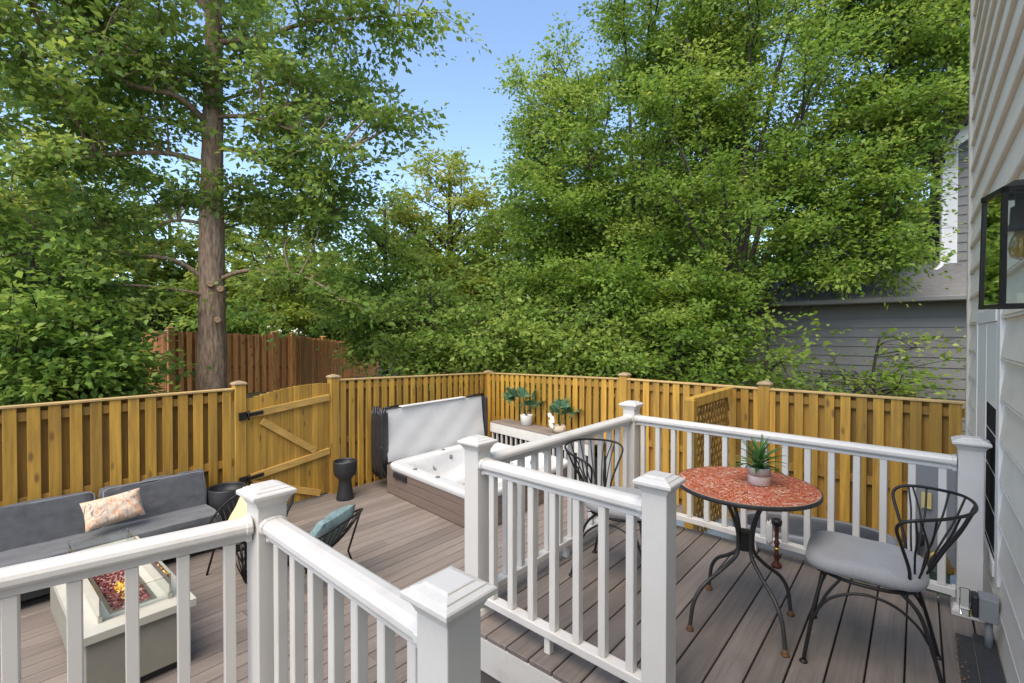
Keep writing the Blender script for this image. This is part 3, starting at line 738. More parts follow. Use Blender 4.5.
gx0, gx1, gy0, gy1 = bx0 - .07, bx1 + .07, by0 - .06, by1 + .06
for a, b in (((gx0, gy0), (gx1, gy0)), ((gx0, gy1), (gx1, gy1)), ((gx0, gy0), (gx0, gy1)), ((gx1, gy0), (gx1, gy1))):
    d = Vector((b[0] - a[0], b[1] - a[1], 0)).normalized() * .008
    MB().bar(Vector((*a, FZ + .085)) + d, Vector((*b, FZ + .085)) - d, .006, .15).build('glass_panel', 'glass', t)
mb = MB()
for x in (gx0, gx1):
    for y in (gy0, gy1): mb.bar((x, y, FZ + .001), (x, y, FZ + .04), .02, .02); mb.bar((x, y, FZ + .04), (x, y, FZ + .175), .008, .008)
mb.build('corner_clip', 'steel', t)

# ------------------------------------------------------------------ string egg chairs
def egg_chair(loc, rz, label, mat, cush):
    t = thing('string_chair', label, 'chair', loc, 'black string chairs by the fire table', rz)
    # local: faces +x. Seat bottom ring low, pear shaped rim leaning back
    def rim(an):
        u = math.cos(an); v = math.sin(an)       # u=1 at the front, -1 at the top of the back
        x = .33 * u - .06; y = .39 * v * (1 - .12 * u); 
        k = (1 - u) / 2
        return Vector((x - .10 * k, y, .35 + .36 * k ** 1.15))
    NR = 44; rp = [rim(2 * PI * k / NR) for k in range(NR)]
    MB().tube(rp, .011, 7, True).build('rim', 'iron', t)
    ctr = Vector((.02, 0, .24))
    ip = [ctr + Vector((.07 * math.cos(2 * PI * k / NR), .07 * math.sin(2 * PI * k / NR), .0)) for k in range(NR)]
    mb = MB()
    for k in range(NR):
        a, b = rp[k], ip[k]; m = a.lerp(b, .5) + Vector((0, 0, -.035)) + (Vector((-.05, 0, -.02)) if rp[k].x < -.2 else Vector((0, 0, 0)))
        mb.tube(bez(a, a.lerp(m, .6), m, b, 5), .0042, 4, a=.5)
    mb.tube(ip, .008, 6, True)
    mb.build('cord_seat', 'iron', t)
    for an in (.75, 2.35, 3.93, 5.53):
        p = rim(an); f = Vector((p.x * 1.05 + (.0 if p.x > 0 else .05), p.y * .95, .0))
        MB().tube([p, Vector((p.x * .75, p.y * .75, .27)), f], .01, 7).build('leg', 'iron', t)
    MB().tube([Vector((.16 * math.cos(a), .16 * math.sin(a), .255)) for a in np.linspace(0, 2 * PI, 20, False)], .008, 6, True).build('support_ring', 'iron', t)
    c = MB().pillow(.52, .5, .19, Matrix.Translation((-.19, 0, .515)) @ Matrix.Rotation(R(-38), 4, 'Y'))
    o = c.build(cush, mat)
    rot = Matrix.Rotation(rz, 4, 'Z'); o.location = loc; o.rotation_euler.z = rz
    return t, o
_, o = egg_chair((-5.10, 1.86, LZ), R(-65), 'black string chair holding a cream cushion, between the sofa and the white corner post', 'cream', 'scatter_cushion')
tag(o, 'cream scatter cushion on the black string chair beside the sofa', 'cushion')
_, o = egg_chair((-4.27, 2.12, LZ), R(-152), 'black string chair holding a teal cushion, on the open deck behind the railing', 'teal', 'scatter_cushion')
tag(o, 'teal patterned scatter cushion on the black string chair', 'cushion')

# wire drum table beside the chairs
wx, wy = -4.80, 1.90
t = thing('wire_side_table', 'black wire cage side table with dark round top behind the white corner post', 'side table', (wx, wy, LZ))
MB().lathe([(0, .43), (.175, .43), (.18, .436), (.18, .45), (.175, .455), (0, .455)], (wx, wy, LZ), 32).build('table_top', 'sofa_frame', t)
mb = MB(); lv = [(.16, .42, 0), (.20, .24, .5), (.12, .01, 0)]; n = 9
def wp(l, k): r, z, o_ = lv[l]; an = 2 * PI * (k + o_) / n; return Vector((wx + r * math.cos(an), wy + r * math.sin(an), LZ + z))
for k in range(n):
    mb.tube([wp(0, k), wp(1, k)], .006, 5); mb.tube([wp(0, k + 1), wp(1, k)], .006, 5); mb.tube([wp(1, k), wp(2, k)], .006, 5); mb.tube([wp(1, k), wp(2, k + 1)], .006, 5)
    mb.tube([wp(2, k), wp(2, k + 1)], .006, 5); mb.tube([wp(0, k), wp(0, k + 1)], .006, 5); mb.tube([wp(0, k), wp(2, k)], .004, 5)
mb.build('wire_cage', 'iron', t)

# ------------------------------------------------------------------ bistro table
TX, TY, TZ, TR = -.735, 2.90, .768, .368
t = thing('bistro_table', 'round bistro table with red mosaic top and curved charcoal legs', 'table', (TX, TY, 0))
MB().lathe([(0, TZ - .025), (TR - .006, TZ - .025), (TR, TZ - .022), (TR, TZ - .003), (TR - .002, TZ - .001), (TR - .006, TZ - .001), (TR - .006, TZ - .004), (0, TZ - .004)], (TX, TY, 0), 72).build('rim', 'table_iron', t)
MB().lathe([(0, TZ - .003), (TR - .007, TZ - .003), (TR - .007, TZ - .0015), (0, TZ - .0015)], (TX, TY, 0), 72).build('grout_bed', 'grout', t)
mb = MB(); r = .012
while r < TR - .016:       # wedge-shaped tesserae in rings about an off-centre swirl
    n = max(int(2 * PI * r / .021), 6); ph = random.random()
    for k in range(n):
        if random.random() < .02: continue
        a0 = 2 * PI * (k + ph + .06) / n; a1 = 2 * PI * (k + ph + .94 + random.uniform(-.1, .03)) / n; r0 = r + .001 + random.uniform(-.0006, .001); r1 = r + .0115 + random.uniform(-.001, .0006)
        z0 = TZ - .0012; z1 = TZ + .0005 + random.uniform(-.0004, .0004)
        am = (a0 + a1) / 2
        q = [(r0, a0), (r0, a1), (r1, a1 - .1 * (a1 - a0) * random.random()), (r1, a0 + .1 * (a1 - a0) * random.random())]
        top = [(TX + rr * math.cos(a), TY + rr * math.sin(a), z1) for rr, a in q]
        mb.add(top, [(0, 3, 2, 1)] if False else [(0, 1, 2, 3)], a=min(max(random.gauss(.5, .27), 0), 1))
    r += .0128
mb.build('mosaic_top', 'mosaic', t)
# four S-curved legs gathered at a collar
for ax, ay in ((-.20, -.30), (-.26, .20), (.19, .21), (.24, -.20)):
    v = Vector((ax, ay, 0)); u = v.normalized()
    P = [u * .16 + Vector((0, 0, TZ - .032)), u * .115 + Vector((0, 0, .66)), u * .06 + Vector((0, 0, .54)), u * .045 + Vector((0, 0, .44)), u * .06 + Vector((0, 0, .37)), v * .45 + Vector((0, 0, .30)), v * .75 + Vector((0, 0, .235)), v * .92 + Vector((0, 0, .16)), v * .98 + Vector((0, 0, .07)), v + Vector((0, 0, .012))]
    P = [p + Vector((TX, TY, 0)) for p in P]
    lg = MB().tube(smooth_path(P, 5), .0105, 10).build('leg', 'table_iron', t)
    MB().lathe([(.021, .001), (.021, .007), (.013, .014), (.012, .03)], (TX + ax, TY + ay, 0), 14).build('foot', 'rust', lg)
MB().lathe([(.03, .40), (.048, .402), (.048, .50), (.03, .502)], (TX, TY, 0), 8, smooth=False).build('collar', 'iron', t)
MB().lathe([(0, TZ - .036), (.17, TZ - .036), (.17, TZ - .0305), (0, TZ - .0305)], (TX, TY, 0), 24).build('top_plate', 'iron', t)

# ------------------------------------------------------------------ bistro chairs
def bistro_chair(label):
    t = thing('bistro_chair', label, 'chair', (0, 0, 0), 'wire bistro chairs at the mosaic table')
    zs = .435
    ring = [Vector((.205 * math.copysign(abs(math.cos(a)) ** .8, math.cos(a)), .20 * math.copysign(abs(math.sin(a)) ** .8, math.sin(a)), zs)) for a in np.linspace(0, 2 * PI, 36, False)]
    mb = MB().tube(ring, .0085, 7, True)
    for k in range(-3, 4): mb.tube([(-.2, k * .045, zs - .006), (.2, k * .045, zs - .006)], .003, 5)
    mb.build('seat_frame', 'iron', t)
    def cush(i, j):
        an = 2 * PI * i / 48; prof = [(0, .0), (.5, .0), (.86, .002), (.97, .012), (1.0, .03), (.985, .05), (.92, .064), (.75, .075), (.5, .081), (.25, .084), (0, .085)]
        r, z = prof[j]; c, s_ = math.cos(an), math.sin(an); e = 3.6; k = 1 / ((abs(c) ** e + abs(s_) ** e) ** (1 / e))
        return Vector((.245 * r * k * c + .012, .225 * r * k * s_ * (1 + .06 * c), zs + .012 + z * 1.15 + .004 * math.sin(3 * an + r * 4) * r))
    MB().grid(cush, 48, 11, closed_u=True).build('cushion', 'cush_grey', t)
    for s in (-1, 1):
        lg = MB()
        lg.tube(smooth_path([(.17, .17 * s, zs), (.20, .20 * s, .30), (.225, .225 * s, .14), (.245, .235 * s, .008)], 5), .0088, 8)
        lg.tube(smooth_path([(.10, .19 * s, zs), (.16, .205 * s, .34), (.205, .218 * s, .22)], 5), .0065, 7)
        lg = lg.build('leg', 'iron', t)
        MB().lathe([(.019, .001), (.019, .006), (.010, .014)], (.245, .235 * s, 0), 14).build('foot', 'iron', lg)
        lg = MB()
        lg.tube(smooth_path([(-.12, .16 * s, zs), (-.19, .175 * s, .36), (-.235, .19 * s, .22), (-.285, .20 * s, .008)], 5), .0088, 8)
        lg = lg.build('leg', 'iron', t)
        MB().lathe([(.019, .001), (.019, .006), (.010, .014)], (-.285, .20 * s, 0), 14).build('foot', 'iron', lg)
        MB().tube(smooth_path([(.215, .222 * s, .21), (.15, .205 * s, .325), (.03, .19 * s, .385), (-.09, .185 * s, .375), (-.18, .18 * s, .31), (-.225, .187 * s, .24)], 5), .0065, 7).build('stretcher', 'iron', t)
    # barrel back: hoop that comes down to the seat at both arms, with a fan of rods
    top = [(-.145, -.165, zs), (-.155, -.19, .54), (-.125, -.245, .67), (-.105, -.288, .755), (-.125, -.302, .795), (-.18, -.298, .815), (-.27, -.25, .828), (-.36, -.145, .84), (-.388, 0, .844)]
    top = top + [(x, -y, z) for x, y, z in reversed(top[:-1])]
    hoop = smooth_path(top, 6)
    MB().tube(hoop, .0072, 8).build('back_hoop', 'iron', t)
    mb = MB(); cent = [q for q in hoop if q.z > .798]
    for k in range(1, 10):
        q = cent[int(len(cent) * (k / 10))]; an = (k / 10 - .5) * 2
        b = Vector((-.15 - .055 * math.cos(an * 1.3), .135 * an, zs))
        mid = b.lerp(q, .45) + Vector((-.0, 0, 0)); mid.y *= .86
        mb.tube(smooth_path([q, q.lerp(mid, .5) + Vector((-.006, .004 * an, 0)), mid, b], 4), .0045, 6)
    for s in (-1, 1):    # inner loops beside the arms
        mb.tube(smooth_path([(-.185, .297 * s, .815), (-.215, .235 * s, .68), (-.205, .165 * s, .57), (-.165, .14 * s, zs)], 5), .0045, 6)
    mb.build('back_rods', 'iron', t)
    return t
c1 = bistro_chair('black wire barrel back chair with grey cushion, between the mosaic table and the house wall')
c1.location = (-.185, 2.955, 0); c1.rotation_euler.z = R(180 + 3)
c2 = copy_tree(c1); c2['label'] = 'wire barrel back chair with grey cushion half hidden by railing, left of mosaic table'
c2.location = (-1.50, 2.92, 0); c2.rotation_euler.z = R(8)

# ------------------------------------------------------------------ plants in pots
def blade(mb, base, an, el, L, w, droop, n=8, a=None):
    a = random.random() if a is None else a
    d = Vector((math.cos(an), math.sin(an), 0)); sd = Vector((-d.y, d.x, 0)); vs = []
    x = 0; z = 0; e = el
    for i in range(n + 1):
        t = i / n; ww = w * (math.sin(PI * min(.12 + t * .88, 1)) ** .7)
        c = Vector(base) + d * x + Vector((0, 0, z)); up = Vector((-math.sin(e) * d.x, -math.sin(e) * d.y, math.cos(e)))
        vs += [c - sd * ww / 2 + up * ww * .2, c, c + sd * ww / 2 + up * ww * .2]
        x += math.cos(e) * L / n; z += math.sin(e) * L / n; e -= droop / n
    fs = []
    for i in range(n): fs += [(3 * i, 3 * i + 1, 3 * i + 4, 3 * i + 3), (3 * i + 1, 3 * i + 2, 3 * i + 5, 3 * i + 4)]
    mb.add(vs, fs, True, a)
px, py = -.675, 2.945
t = thing('potted_plant', 'spiky green plant in a grey and white pot standing on the mosaic table', 'plant', (px, py, TZ))
MB().lathe([(.05, .001), (.056, .004), (.059, .05), (.0595, .052)], (px, py, TZ), 36).build('pot_base', 'terracotta_white', t)
MB().lathe([(.0597, .0525), (.06, .095), (.058, .098), (.052, .098), (.051, .085), (0, .084)], (px, py, TZ), 36).build('pot', 'pot_grey', t)
mb = MB()
for k in range(44):
    q = k / 44; blade(mb, (px + random.uniform(-.01, .01), py + random.uniform(-.01, .01), TZ + .08 + .04 * q), k * 2.4, R(25 + 55 * q + random.uniform(-8, 8)), random.uniform(.13, .19), .019, R(75 - 45 * q), a=random.random())
mb.lathe([(.018, .08), (.017, .15), (.008, .17)], (px, py, TZ), 10, a=.2); mb.build('foliage', 'spike', t)

def fan_leaf(mb, base, an, el, stem, Rl, n=11, spread=2.6, a=None):
    d = Vector((math.cos(an) * math.cos(el), math.sin(an) * math.cos(el), math.sin(el))); tip = Vector(base) + d * stem
    mb.tube(bez(base, Vector(base) + d * stem * .4, tip - d * .05, tip, 5), .004, 4, a=.3)
    sd = d.cross(Vector((0, 0, 1))).normalized(); up = sd.cross(d)
    nrm = (up * .8 + d * .0).normalized()
    for k in range(n):
        f = (k / (n - 1) - .5) * spread; q = (d * math.cos(f) + sd * math.sin(f)).normalized(); L = Rl * (1 - .25 * abs(f) / 1.3)
        wv = q.cross(nrm).normalized() * L * .13
        v = [tip, tip + q * L * .5 + wv + nrm * .01, tip + q * L - Vector((0, 0, L * .25)), tip + q * L * .5 - wv + nrm * .01]
        mb.add(v, [(0, 1, 2, 3)], False, a=random.random() if a is None else a)
zb = 0.0
px, py = -5.34, 6.70
t = thing('potted_plant', 'fan leaved palm in plain white pot on the plank shelf', 'plant', (px, py, zb))
MB().lathe([(.095, .0015), (.10, .004), (.115, .175), (.113, .18), (.104, .18), (.102, .165), (0, .163)], (px, py, zb), 32).build('pot', 'terracotta_white', t)
mb = MB()
for an, el, st, Rl in ((2.6, 1.05, .36, .32), (3.5, .8, .36, .34), (.2, .75, .28, .26), (-.6, .95, .25, .24), (1.5, 1.0, .2, .22), (-2.2, 1.15, .36, .3), (.8, 1.25, .34, .24), (-2.9, .95, .42, .3)): fan_leaf(mb, (px, py, zb + .16), an, el, st, Rl)
mb.build('foliage', 'palm', t)
px, py = -4.50, 6.52
t = thing('potted_plant', 'green plant with white orchid flowers in a pale stone pot on the plank shelf', 'plant', (px, py, zb))
MB().lathe([(.06, .0015), (.10, .01), (.115, .06), (.10, .11), (.09, .12), (.08, .115), (0, .11)], (px, py, zb), 24).build('pot', 'stone', t)
mb = MB()
for an, el, st, Rl in ((2.2, 1.15, .3, .26), (.3, .75, .3, .26), (-.3, .95, .3, .24), (1.2, 1.3, .32, .24), (-1.8, 1.2, .26, .22)): fan_leaf(mb, (px, py, zb + .1), an, el, st, Rl, 13, 3.2)
mb.build('foliage', 'palm', t)
mb = MB()
for k in range(9):
    c = Vector((px - .03 + random.uniform(-.05, .03), py - .1 - random.random() * .03, zb + .12 + k * .022)); c.x -= .010 * k
    for q in range(5):
        an = q * 2 * PI / 5 + k; u = Vector((math.cos(an), -.2, math.sin(an))).normalized(); s_ = u.cross(Vector((0, 1, 0))).normalized()
        mb.add([c, c + u * .025 + s_ * .018, c + u * .045 + Vector((0, -.006, 0)), c + u * .025 - s_ * .018], [(0, 1, 2, 3)])
mb.build('flowers', 'petal', t)

# ------------------------------------------------------------------ small things on the upper deck
px, py = -.735, 3.70
t = thing('turned_stand', 'slim red brown turned metal stand with black cup top and white cloth, by the railing', 'stand', (px, py, 0))
MB().lathe([(.03, .001), (.034, .01), (.028, .022), (.013, .04), (.016, .07), (.022, .08), (.012, .1), (.013, .15), (.02, .17), (.012, .185), (.014, .26), (.018, .27), (.01, .29)], (px, py, 0), 20).build('stem', 'brown_metal', t)
MB().lathe([(.012, .285), (.03, .292), (.034, .315), (.03, .33), (.022, .332), (.0, .32)], (px, py, 0), 20).build('cup', 'iron', t)
MB().lathe([(.018, .120), (.021, .128), (.018, .136)], (px, py, 0), 16).build('brass_ring', 'brass', t)
mb = MB().cushion((px - .045, py + .0, .225), (.045, .03, .15), None, puff=.7, n=8, wr=.25); mb.build('cloth', 'tassel', t)

t = thing('floor_mat', 'dark rubber mat and dark strip lying on the deck along the house wall', 'mat', (.25, 3.2, 0))
MB().box((.235, 2.4, .002), (.318, 3.53, .014)).build('mat', 'mat', t, bevel=.003)
MB().box((.165, 2.4, .002), (.231, 3.49, .006)).build('dark_strip', 'mat', t)  # flat dark strip in place of an open gap beside the mat
mb = MB()
for k in range(160):
    x = .158 + abs(random.gauss(0, .018)); y = random.uniform(2.5, 3.5); s_ = random.uniform(.003, .009); an = random.random() * 6
    mb.add([(x + s_ * math.cos(an + q * PI / 2) * (1 if q % 2 else .5), y + s_ * math.sin(an + q * PI / 2) * (1 if q % 2 else .5), .009 + random.random() * .004) for q in range(4)], [(0, 1, 2, 3)])
tag(mb.build('dry_leaves', 'litter', t), kind='stuff')

ox, oy = .322, 3.42
t = thing('outlet_box', 'grey weatherproof outlet box with clear cover low on the house wall beside the white post', 'outlet box', (ox, oy, .2))
MB().box((ox - .075, oy - .05, .155), (ox - .002, oy + .05, .275)).build('box', 'box_grey', t, bevel=.006, seg=2)
MB().box((ox - .10, oy - .042, .162), (ox - .076, oy + .042, .268)).build('socket_plate', 'black_plastic', t, bevel=.004)
MB().box((ox - .145, oy - .046, .158), (ox - .101, oy + .046, .272)).build('clear_cover', 'glass', t, bevel=.006)
MB().tube([(ox - .035, oy, .002), (ox - .035, oy, .154)], .016, 12).build('conduit', 'box_grey', t)

# ------------------------------------------------------------------ things beyond the long railing
t = thing('plastic_basin', 'grey moulded plastic basin with dark hollow lying below the long railing near the fence', 'basin', (-.85, 5.72, -.71))
NA2 = 48; pf = [(.62, .0), (.86, .02), (.97, .16), (1.0, .30), (1.0, .33), (.95, .345), (.86, .335), (.80, .30), (.74, .16), (.66, .09), (.0, .08)]
def tray(i, j):
    an = 2 * PI * i / NA2; r, z = pf[j]; c, s_ = math.cos(an), math.sin(an); e = 2.6; k = 1 / ((abs(c) ** e + abs(s_) ** e) ** (1 / e))
    return Vector((-.85 + .72 * r * k * c, 5.72 + .36 * r * k * s_, -.71 + z + .05 * c * (z > .1)))
MB().grid(lambda i, j: tray(i, j), NA2, 7, closed_u=True).build('shell', 'plastic_grey', t)
MB().grid(lambda i, j: tray(i, j + 6), NA2, 5, closed_u=True).build('hollow', 'plastic_dark', t)
t = thing('utility_cabinet', 'grey metal utility cabinet with green valve and yellow tag between the fence and house', 'utility box', (.12, 5.1, -.7))
MB().box((-.02, 5.0, -.2), (.24, 5.35, .62)).build('cabinet', 'box_grey', t, bevel=.01)
MB().box((-.05, 4.9, -.7), (.2, 5.3, -.21)).build('base', 'green_box', t, bevel=.01)
MB().box((.03, 4.975, .24), (.09, 4.997, .36)).build('tag_plate', 'yellow', t)
mb = MB().tube(smooth_path([(-.0, 4.88, -.6), (-.03, 4.84, -.25), (.05, 4.82, -.12), (.14, 4.84, -.05), (.2, 4.9, -.2)]), .025, 10); mb.lathe([(.05, -.2), (.06, -.18), (.06, -.14), (.05, -.12)], (.02, 4.84, 0), 14); mb.build('pipe', 'brass', t)
MB().lathe([(.0, -.02), (.05, -.02), (.055, .02), (.05, .06), (0, .065)], (.0, 4.93, -.02), 16).build('meter', 'black_plastic', t)

# ------------------------------------------------------------------ the house on the right
WX = .345; WY1 = 5.62
t = thing('beige_house', 'cream lap sided house wall rising along the right edge', 'house', (WX, WY1, -.9))
mb = MB(); lap = .213; z = 1.69 - lap * 12; 
while z < 4.6:
    zb, zt = z, z + lap
    for a, b in ((-4., WY1 - .10),):
        pr = [(.02, zb), (.0, zb), (-.022, zb), (-.0225, zb + .007), (-.012, zb + .009), (-.012, zb + .014), (-.0215, zb + .016), (-.001, zt)]
        vs = [(WX + px_, yy, zz_) for px_, zz_ in pr for yy in (a, b)]
        mb.add(vs, [(2 * k, 2 * k + 2, 2 * k + 3, 2 * k + 1) for k in range(len(pr) - 1)], a=random.random())
    z += lap
mb.build('siding_wall', 'siding', t)
MB().box((WX + .0005, -4., -1), (WX + .25, WY1 - .12, 4.6)).build('wall_core', 'siding', t)
MB().box((WX - .034, WY1 - .10, -1), (WX + .25, WY1, 4.6)).build('corner_board', 'corner', t, bevel=.004)
MB().box((WX + .02, WY1 - .1, -1), (6., WY1 - .01, 4.6)).build('end_wall', 'siding', t)
MB().box((WX - .05, -4.2, 4.7), (6.2, WY1 + .1, 4.85)).build('roof', 'shingle', t)  # unseen roof, set low so more sky light reaches the deck
wf = MB()
for lo, hi, dx in (((3.50, .30), (3.63, 1.76), .024), ((4.66, .30), (4.76, 1.76), .03), ((3.632, 1.68), (4.658, 1.76), .03), ((3.632, .30), (4.658, .38), .03)): wf.box((WX - dx, lo[0], lo[1]), (WX - .001, hi[0], hi[1]))
wf = wf.build('window_frame', 'window_white', t, bevel=.003)
MB().box((WX - .0215, 3.632, .382), (WX - .003, 4.12, 1.20)).build('matt_pane', 'screen', wf)  # glass pane made dark and matt so it mirrors nothing
MB().box((WX - .024, 3.632, 1.203), (WX - .003, 4.12, 1.678)).build('upper_sash', 'window_white', wf, bevel=.003)
MB().box((WX - .026, 4.123, .382), (WX - .003, 4.657, 1.678)).build('side_sash', 'window_white', wf, bevel=.003)

# wall lantern (swivelled a little on its bracket)
lq = math.atan2(.127, -.0355)           # direction of its left face
t = thing('wall_lantern', 'black framed glass wall lantern with amber bulb on the cream house wall', 'lantern', (.199, 2.13, 1.695))
e1 = Vector((math.cos(lq), math.sin(lq), 0)); e2 = Vector((math.sin(lq), -math.cos(lq), 0)); N0 = Vector((.199, 2.13, 0)); LWD = .135
def lp(u, v, z, tp=0): 
    c = N0 + e1 * LWD / 2 + e2 * LWD / 2; k = 1 + tp
    return c + (e1 * (u - .5) + e2 * (v - .5)) * LWD * k + Vector((0, 0, z))
zb, zt = 1.697, 2.058
mb = MB()
for u, v in ((0, 0), (1, 0), (1, 1), (0, 1)):
    mb.bar(lp(u, v, zb), lp(u, v, zt, -.06), .013, .013, up=e1)
    u2, v2 = {(0, 0): (1, 0), (1, 0): (1, 1), (1, 1): (0, 1), (0, 1): (0, 0)}[(u, v)]
    mb.bar(lp(u, v, zb), lp(u2, v2, zb), .014, .012, ext=.006); mb.bar(lp(u, v, zt, -.06), lp(u2, v2, zt, -.06), .016, .016, ext=.008)
mb.build('frame', 'iron', t)
mb = MB()
for k, (u, v) in enumerate(((0, 0), (1, 0), (1, 1), (0, 1))):
    u2, v2 = ((1, 0), (1, 1), (0, 1), (0, 0))[k]
    mb.bar((lp(u, v, zb).lerp(lp(u2, v2, zb), .5)) + Vector((0, 0, .008)), lp(u, v, zt, -.06).lerp(lp(u2, v2, zt, -.06), .5) - Vector((0, 0, .008)), .003, LWD - .02, up=(lp(u2, v2, 0) - lp(u, v, 0)).normalized())
mb.build('glass_panes', 'glass', t)
c = lp(.5, .5, 0)
MB().add([lp(0, 0, zt + .008, .0), lp(1, 0, zt + .008, .0), lp(1, 1, zt + .008, .0), lp(0, 1, zt + .008, .0), lp(.3, .3, zt + .035), lp(.7, .3, zt + .035), lp(.7, .7, zt + .035), lp(.3, .7, zt + .035)], [(3, 2, 1, 0), (4, 5, 6, 7), (0, 1, 5, 4), (1, 2, 6, 5), (2, 3, 7, 6), (3, 0, 4, 7)]).build('roof', 'iron', t)
MB().lathe([(.014, zt - .005), (.014, zt - .04), (.024, zt - .045), (.026, zt - .10), (.03, zt - .105), (.03, zt - .12), (0, zt - .12)], (c.x, c.y, 0), 20).build('socket', 'iron', t)
bm_ = principled('amber_bulb', (.75, .5, .12), .1, trans=.7, var=.05)
MB().lathe([(.012, zt - .121), (.022, zt - .145), (.028, zt - .175), (.022, zt - .205), (0, zt - .215)], (c.x, c.y, 0), 20).build('bulb', bm_, t)
bp = MB(); yb, zb_ = c.y + .02, (zb + zt) / 2 + .03; prf = [(-.06, -.16), (.06, -.16), (.06, .14)] + [(.06 * math.cos(a), .14 + .06 * math.sin(a)) for a in np.linspace(.2, PI - .2, 10)] + [(-.06, .14)]
bp.prism([(x, z) for x, z in prf], (WX - .04, yb, zb_), (WX - .017, yb, zb_)); bp.build('back_plate', 'window_white', t, bevel=.002)
MB().tube([(WX - .03, yb, zt - .05), (c.x, c.y, zt + .03)], .009, 8).build('bracket', 'iron', t)

# ------------------------------------------------------------------ neighbour's grey house
t = thing('grey_house', 'neighbouring grey lap sided house with white trim behind the trees', 'house', (0, 13, -.8))
def lapwall(name, p, q, z0, z1, mat, parent, lap=.19, nrm=None):
    p = Vector((*p, 0)); q = Vector((*q, 0)); d = (q - p).normalized(); nr = Vector((d.y, -d.x, 0)); mb = MB(); z = z0
    while z < z1 - .01:
        zt = min(z + lap, z1)
        vs = [p + nr * .022 + Vector((0, 0, z)), q + nr * .022 + Vector((0, 0, z)), q + nr * .002 + Vector((0, 0, zt)), p + nr * .002 + Vector((0, 0, zt)), p + Vector((0, 0, z)), q + Vector((0, 0, z))]
        mb.add(vs, [(0, 1, 2, 3), (4, 5, 1, 0)]); z = zt
    vs = [p + Vector((0, 0, z0)), q + Vector((0, 0, z0)), q + Vector((0, 0, z1)), p + Vector((0, 0, z1))]
    vs += [v - nr * .15 for v in vs]
    mb.add([tuple(v) for v in vs], [(0, 1, 2, 3), (7, 6, 5, 4), (1, 0, 4, 5), (2, 1, 5, 6), (3, 2, 6, 7), (0, 3, 7, 4)])
    return mb.build(name, mat, parent)
GY, GY2 = 12., 13.6
lapwall('lower_wall', (-7.5, GY), (9., GY), -.9, 2.35, 'grey_siding', t)
lapwall('upper_wall', (.47, GY2), (9., GY2), 2.2, 7.4, 'grey_siding', t)
lapwall('side_wall', (.47, GY2 + 9), (.47, GY2 + .02), 2.2, 6.0, 'grey_siding', t)
lapwall('rear_wall', (-3.2, GY2 + 2.4), (.45, GY2 + 2.4), 2.2, 5.0, 'grey_siding', t)
mb = MB()    # lean-to roof
mb.add([(-7.9, GY - .4, 2.30), (9.4, GY - .4, 2.30), (9.4, GY2 + .3, 3.25), (-7.9, GY2 + .3, 3.25), (-7.9, GY - .4, 2.24), (9.4, GY - .4, 2.24), (9.4, GY2 + .3, 3.19), (-7.9, GY2 + .3, 3.19)], [(0, 1, 2, 3), (7, 6, 5, 4), (0, 4, 5, 1), (3, 7, 4, 0), (1, 5, 6, 2), (2, 6, 7, 3)])
rf = mb.build('lean_to_roof', 'shingle', t)
MB().bar((-7.9, GY - .45, 2.27), (9.4, GY - .45, 2.27), .09, .1).build('gutter', 'grey_siding', rf, bevel=.02)
MB().box((.40, GY2 - .05, 2.9), (.60, GY2 + .12, 6.0)).build('corner_board', 'white_trim', t, bevel=.005)
mb = MB(); mb.add([(.2, GY2 - .45, 5.30), (4.6, GY2 - .45, 8.6), (4.6, GY2 + 9, 8.6), (.2, GY2 + 9, 5.30), (.2, GY2 - .45, 5.38), (4.6, GY2 - .45, 8.68), (4.6, GY2 + 9, 8.68), (.2, GY2 + 9, 5.38)], [(3, 2, 1, 0), (4, 5, 6, 7), (0, 1, 5, 4), (2, 3, 7, 6), (3, 0, 4, 7), (1, 2, 6, 5)])
rf2 = mb.build('gable_roof', 'shingle', t)
MB().bar((.2, GY2 - .47, 5.25), (4.6, GY2 - .47, 8.55), .03, .22).build('rake_board', 'white_trim', rf2, bevel=.004)
sw = MB()
for lo, hi in (((GY2 + .35, 2.95), (GY2 + .45, 5.0)), ((GY2 + 1.25, 2.95), (GY2 + 1.35, 5.0)), ((GY2 + .452, 4.9), (GY2 + 1.248, 5.0)), ((GY2 + .452, 2.95), (GY2 + 1.248, 3.05))): sw.box((.40, lo[0], lo[1]), (.449, hi[0], hi[1]))
sw = sw.build('window_frame', 'white_trim', t)
MB().box((.425, GY2 + .452, 3.052), (.443, GY2 + 1.248, 4.898)).build('glass_pane', 'glass_dark', sw)
MB().tube(smooth_path([(.36, GY2 - .08, 5.2), (.36, GY2 - .08, 3.3), (.34, GY2 - .2, 3.05), (.25, GY2 - .4, 2.95)]), .04, 8).build('downspout', 'white_trim', t)
hx, hy = pxw(840, 9.9)
t = thing('air_conditioner', 'dark boxy condenser unit standing against the grey house behind the fence', 'air conditioner', (hx, hy, -.6))
MB().box((hx - .3, hy - .3, .33), (hx + .3, hy + .3, .87)).build('casing', 'plastic_dark', t, bevel=.04, seg=3)
mb = MB()
for k in range(9): mb.box((hx - .25, hy - .315, .40 + k * .045), (hx + .25, hy - .302, .425 + k * .045))
mb.build('grille', 'plastic_grey', t)
MB().box((hx - .45, hy - .4, -.7), (hx + .45, hy + .4, .328)).build('stand', 'concrete_side', t)

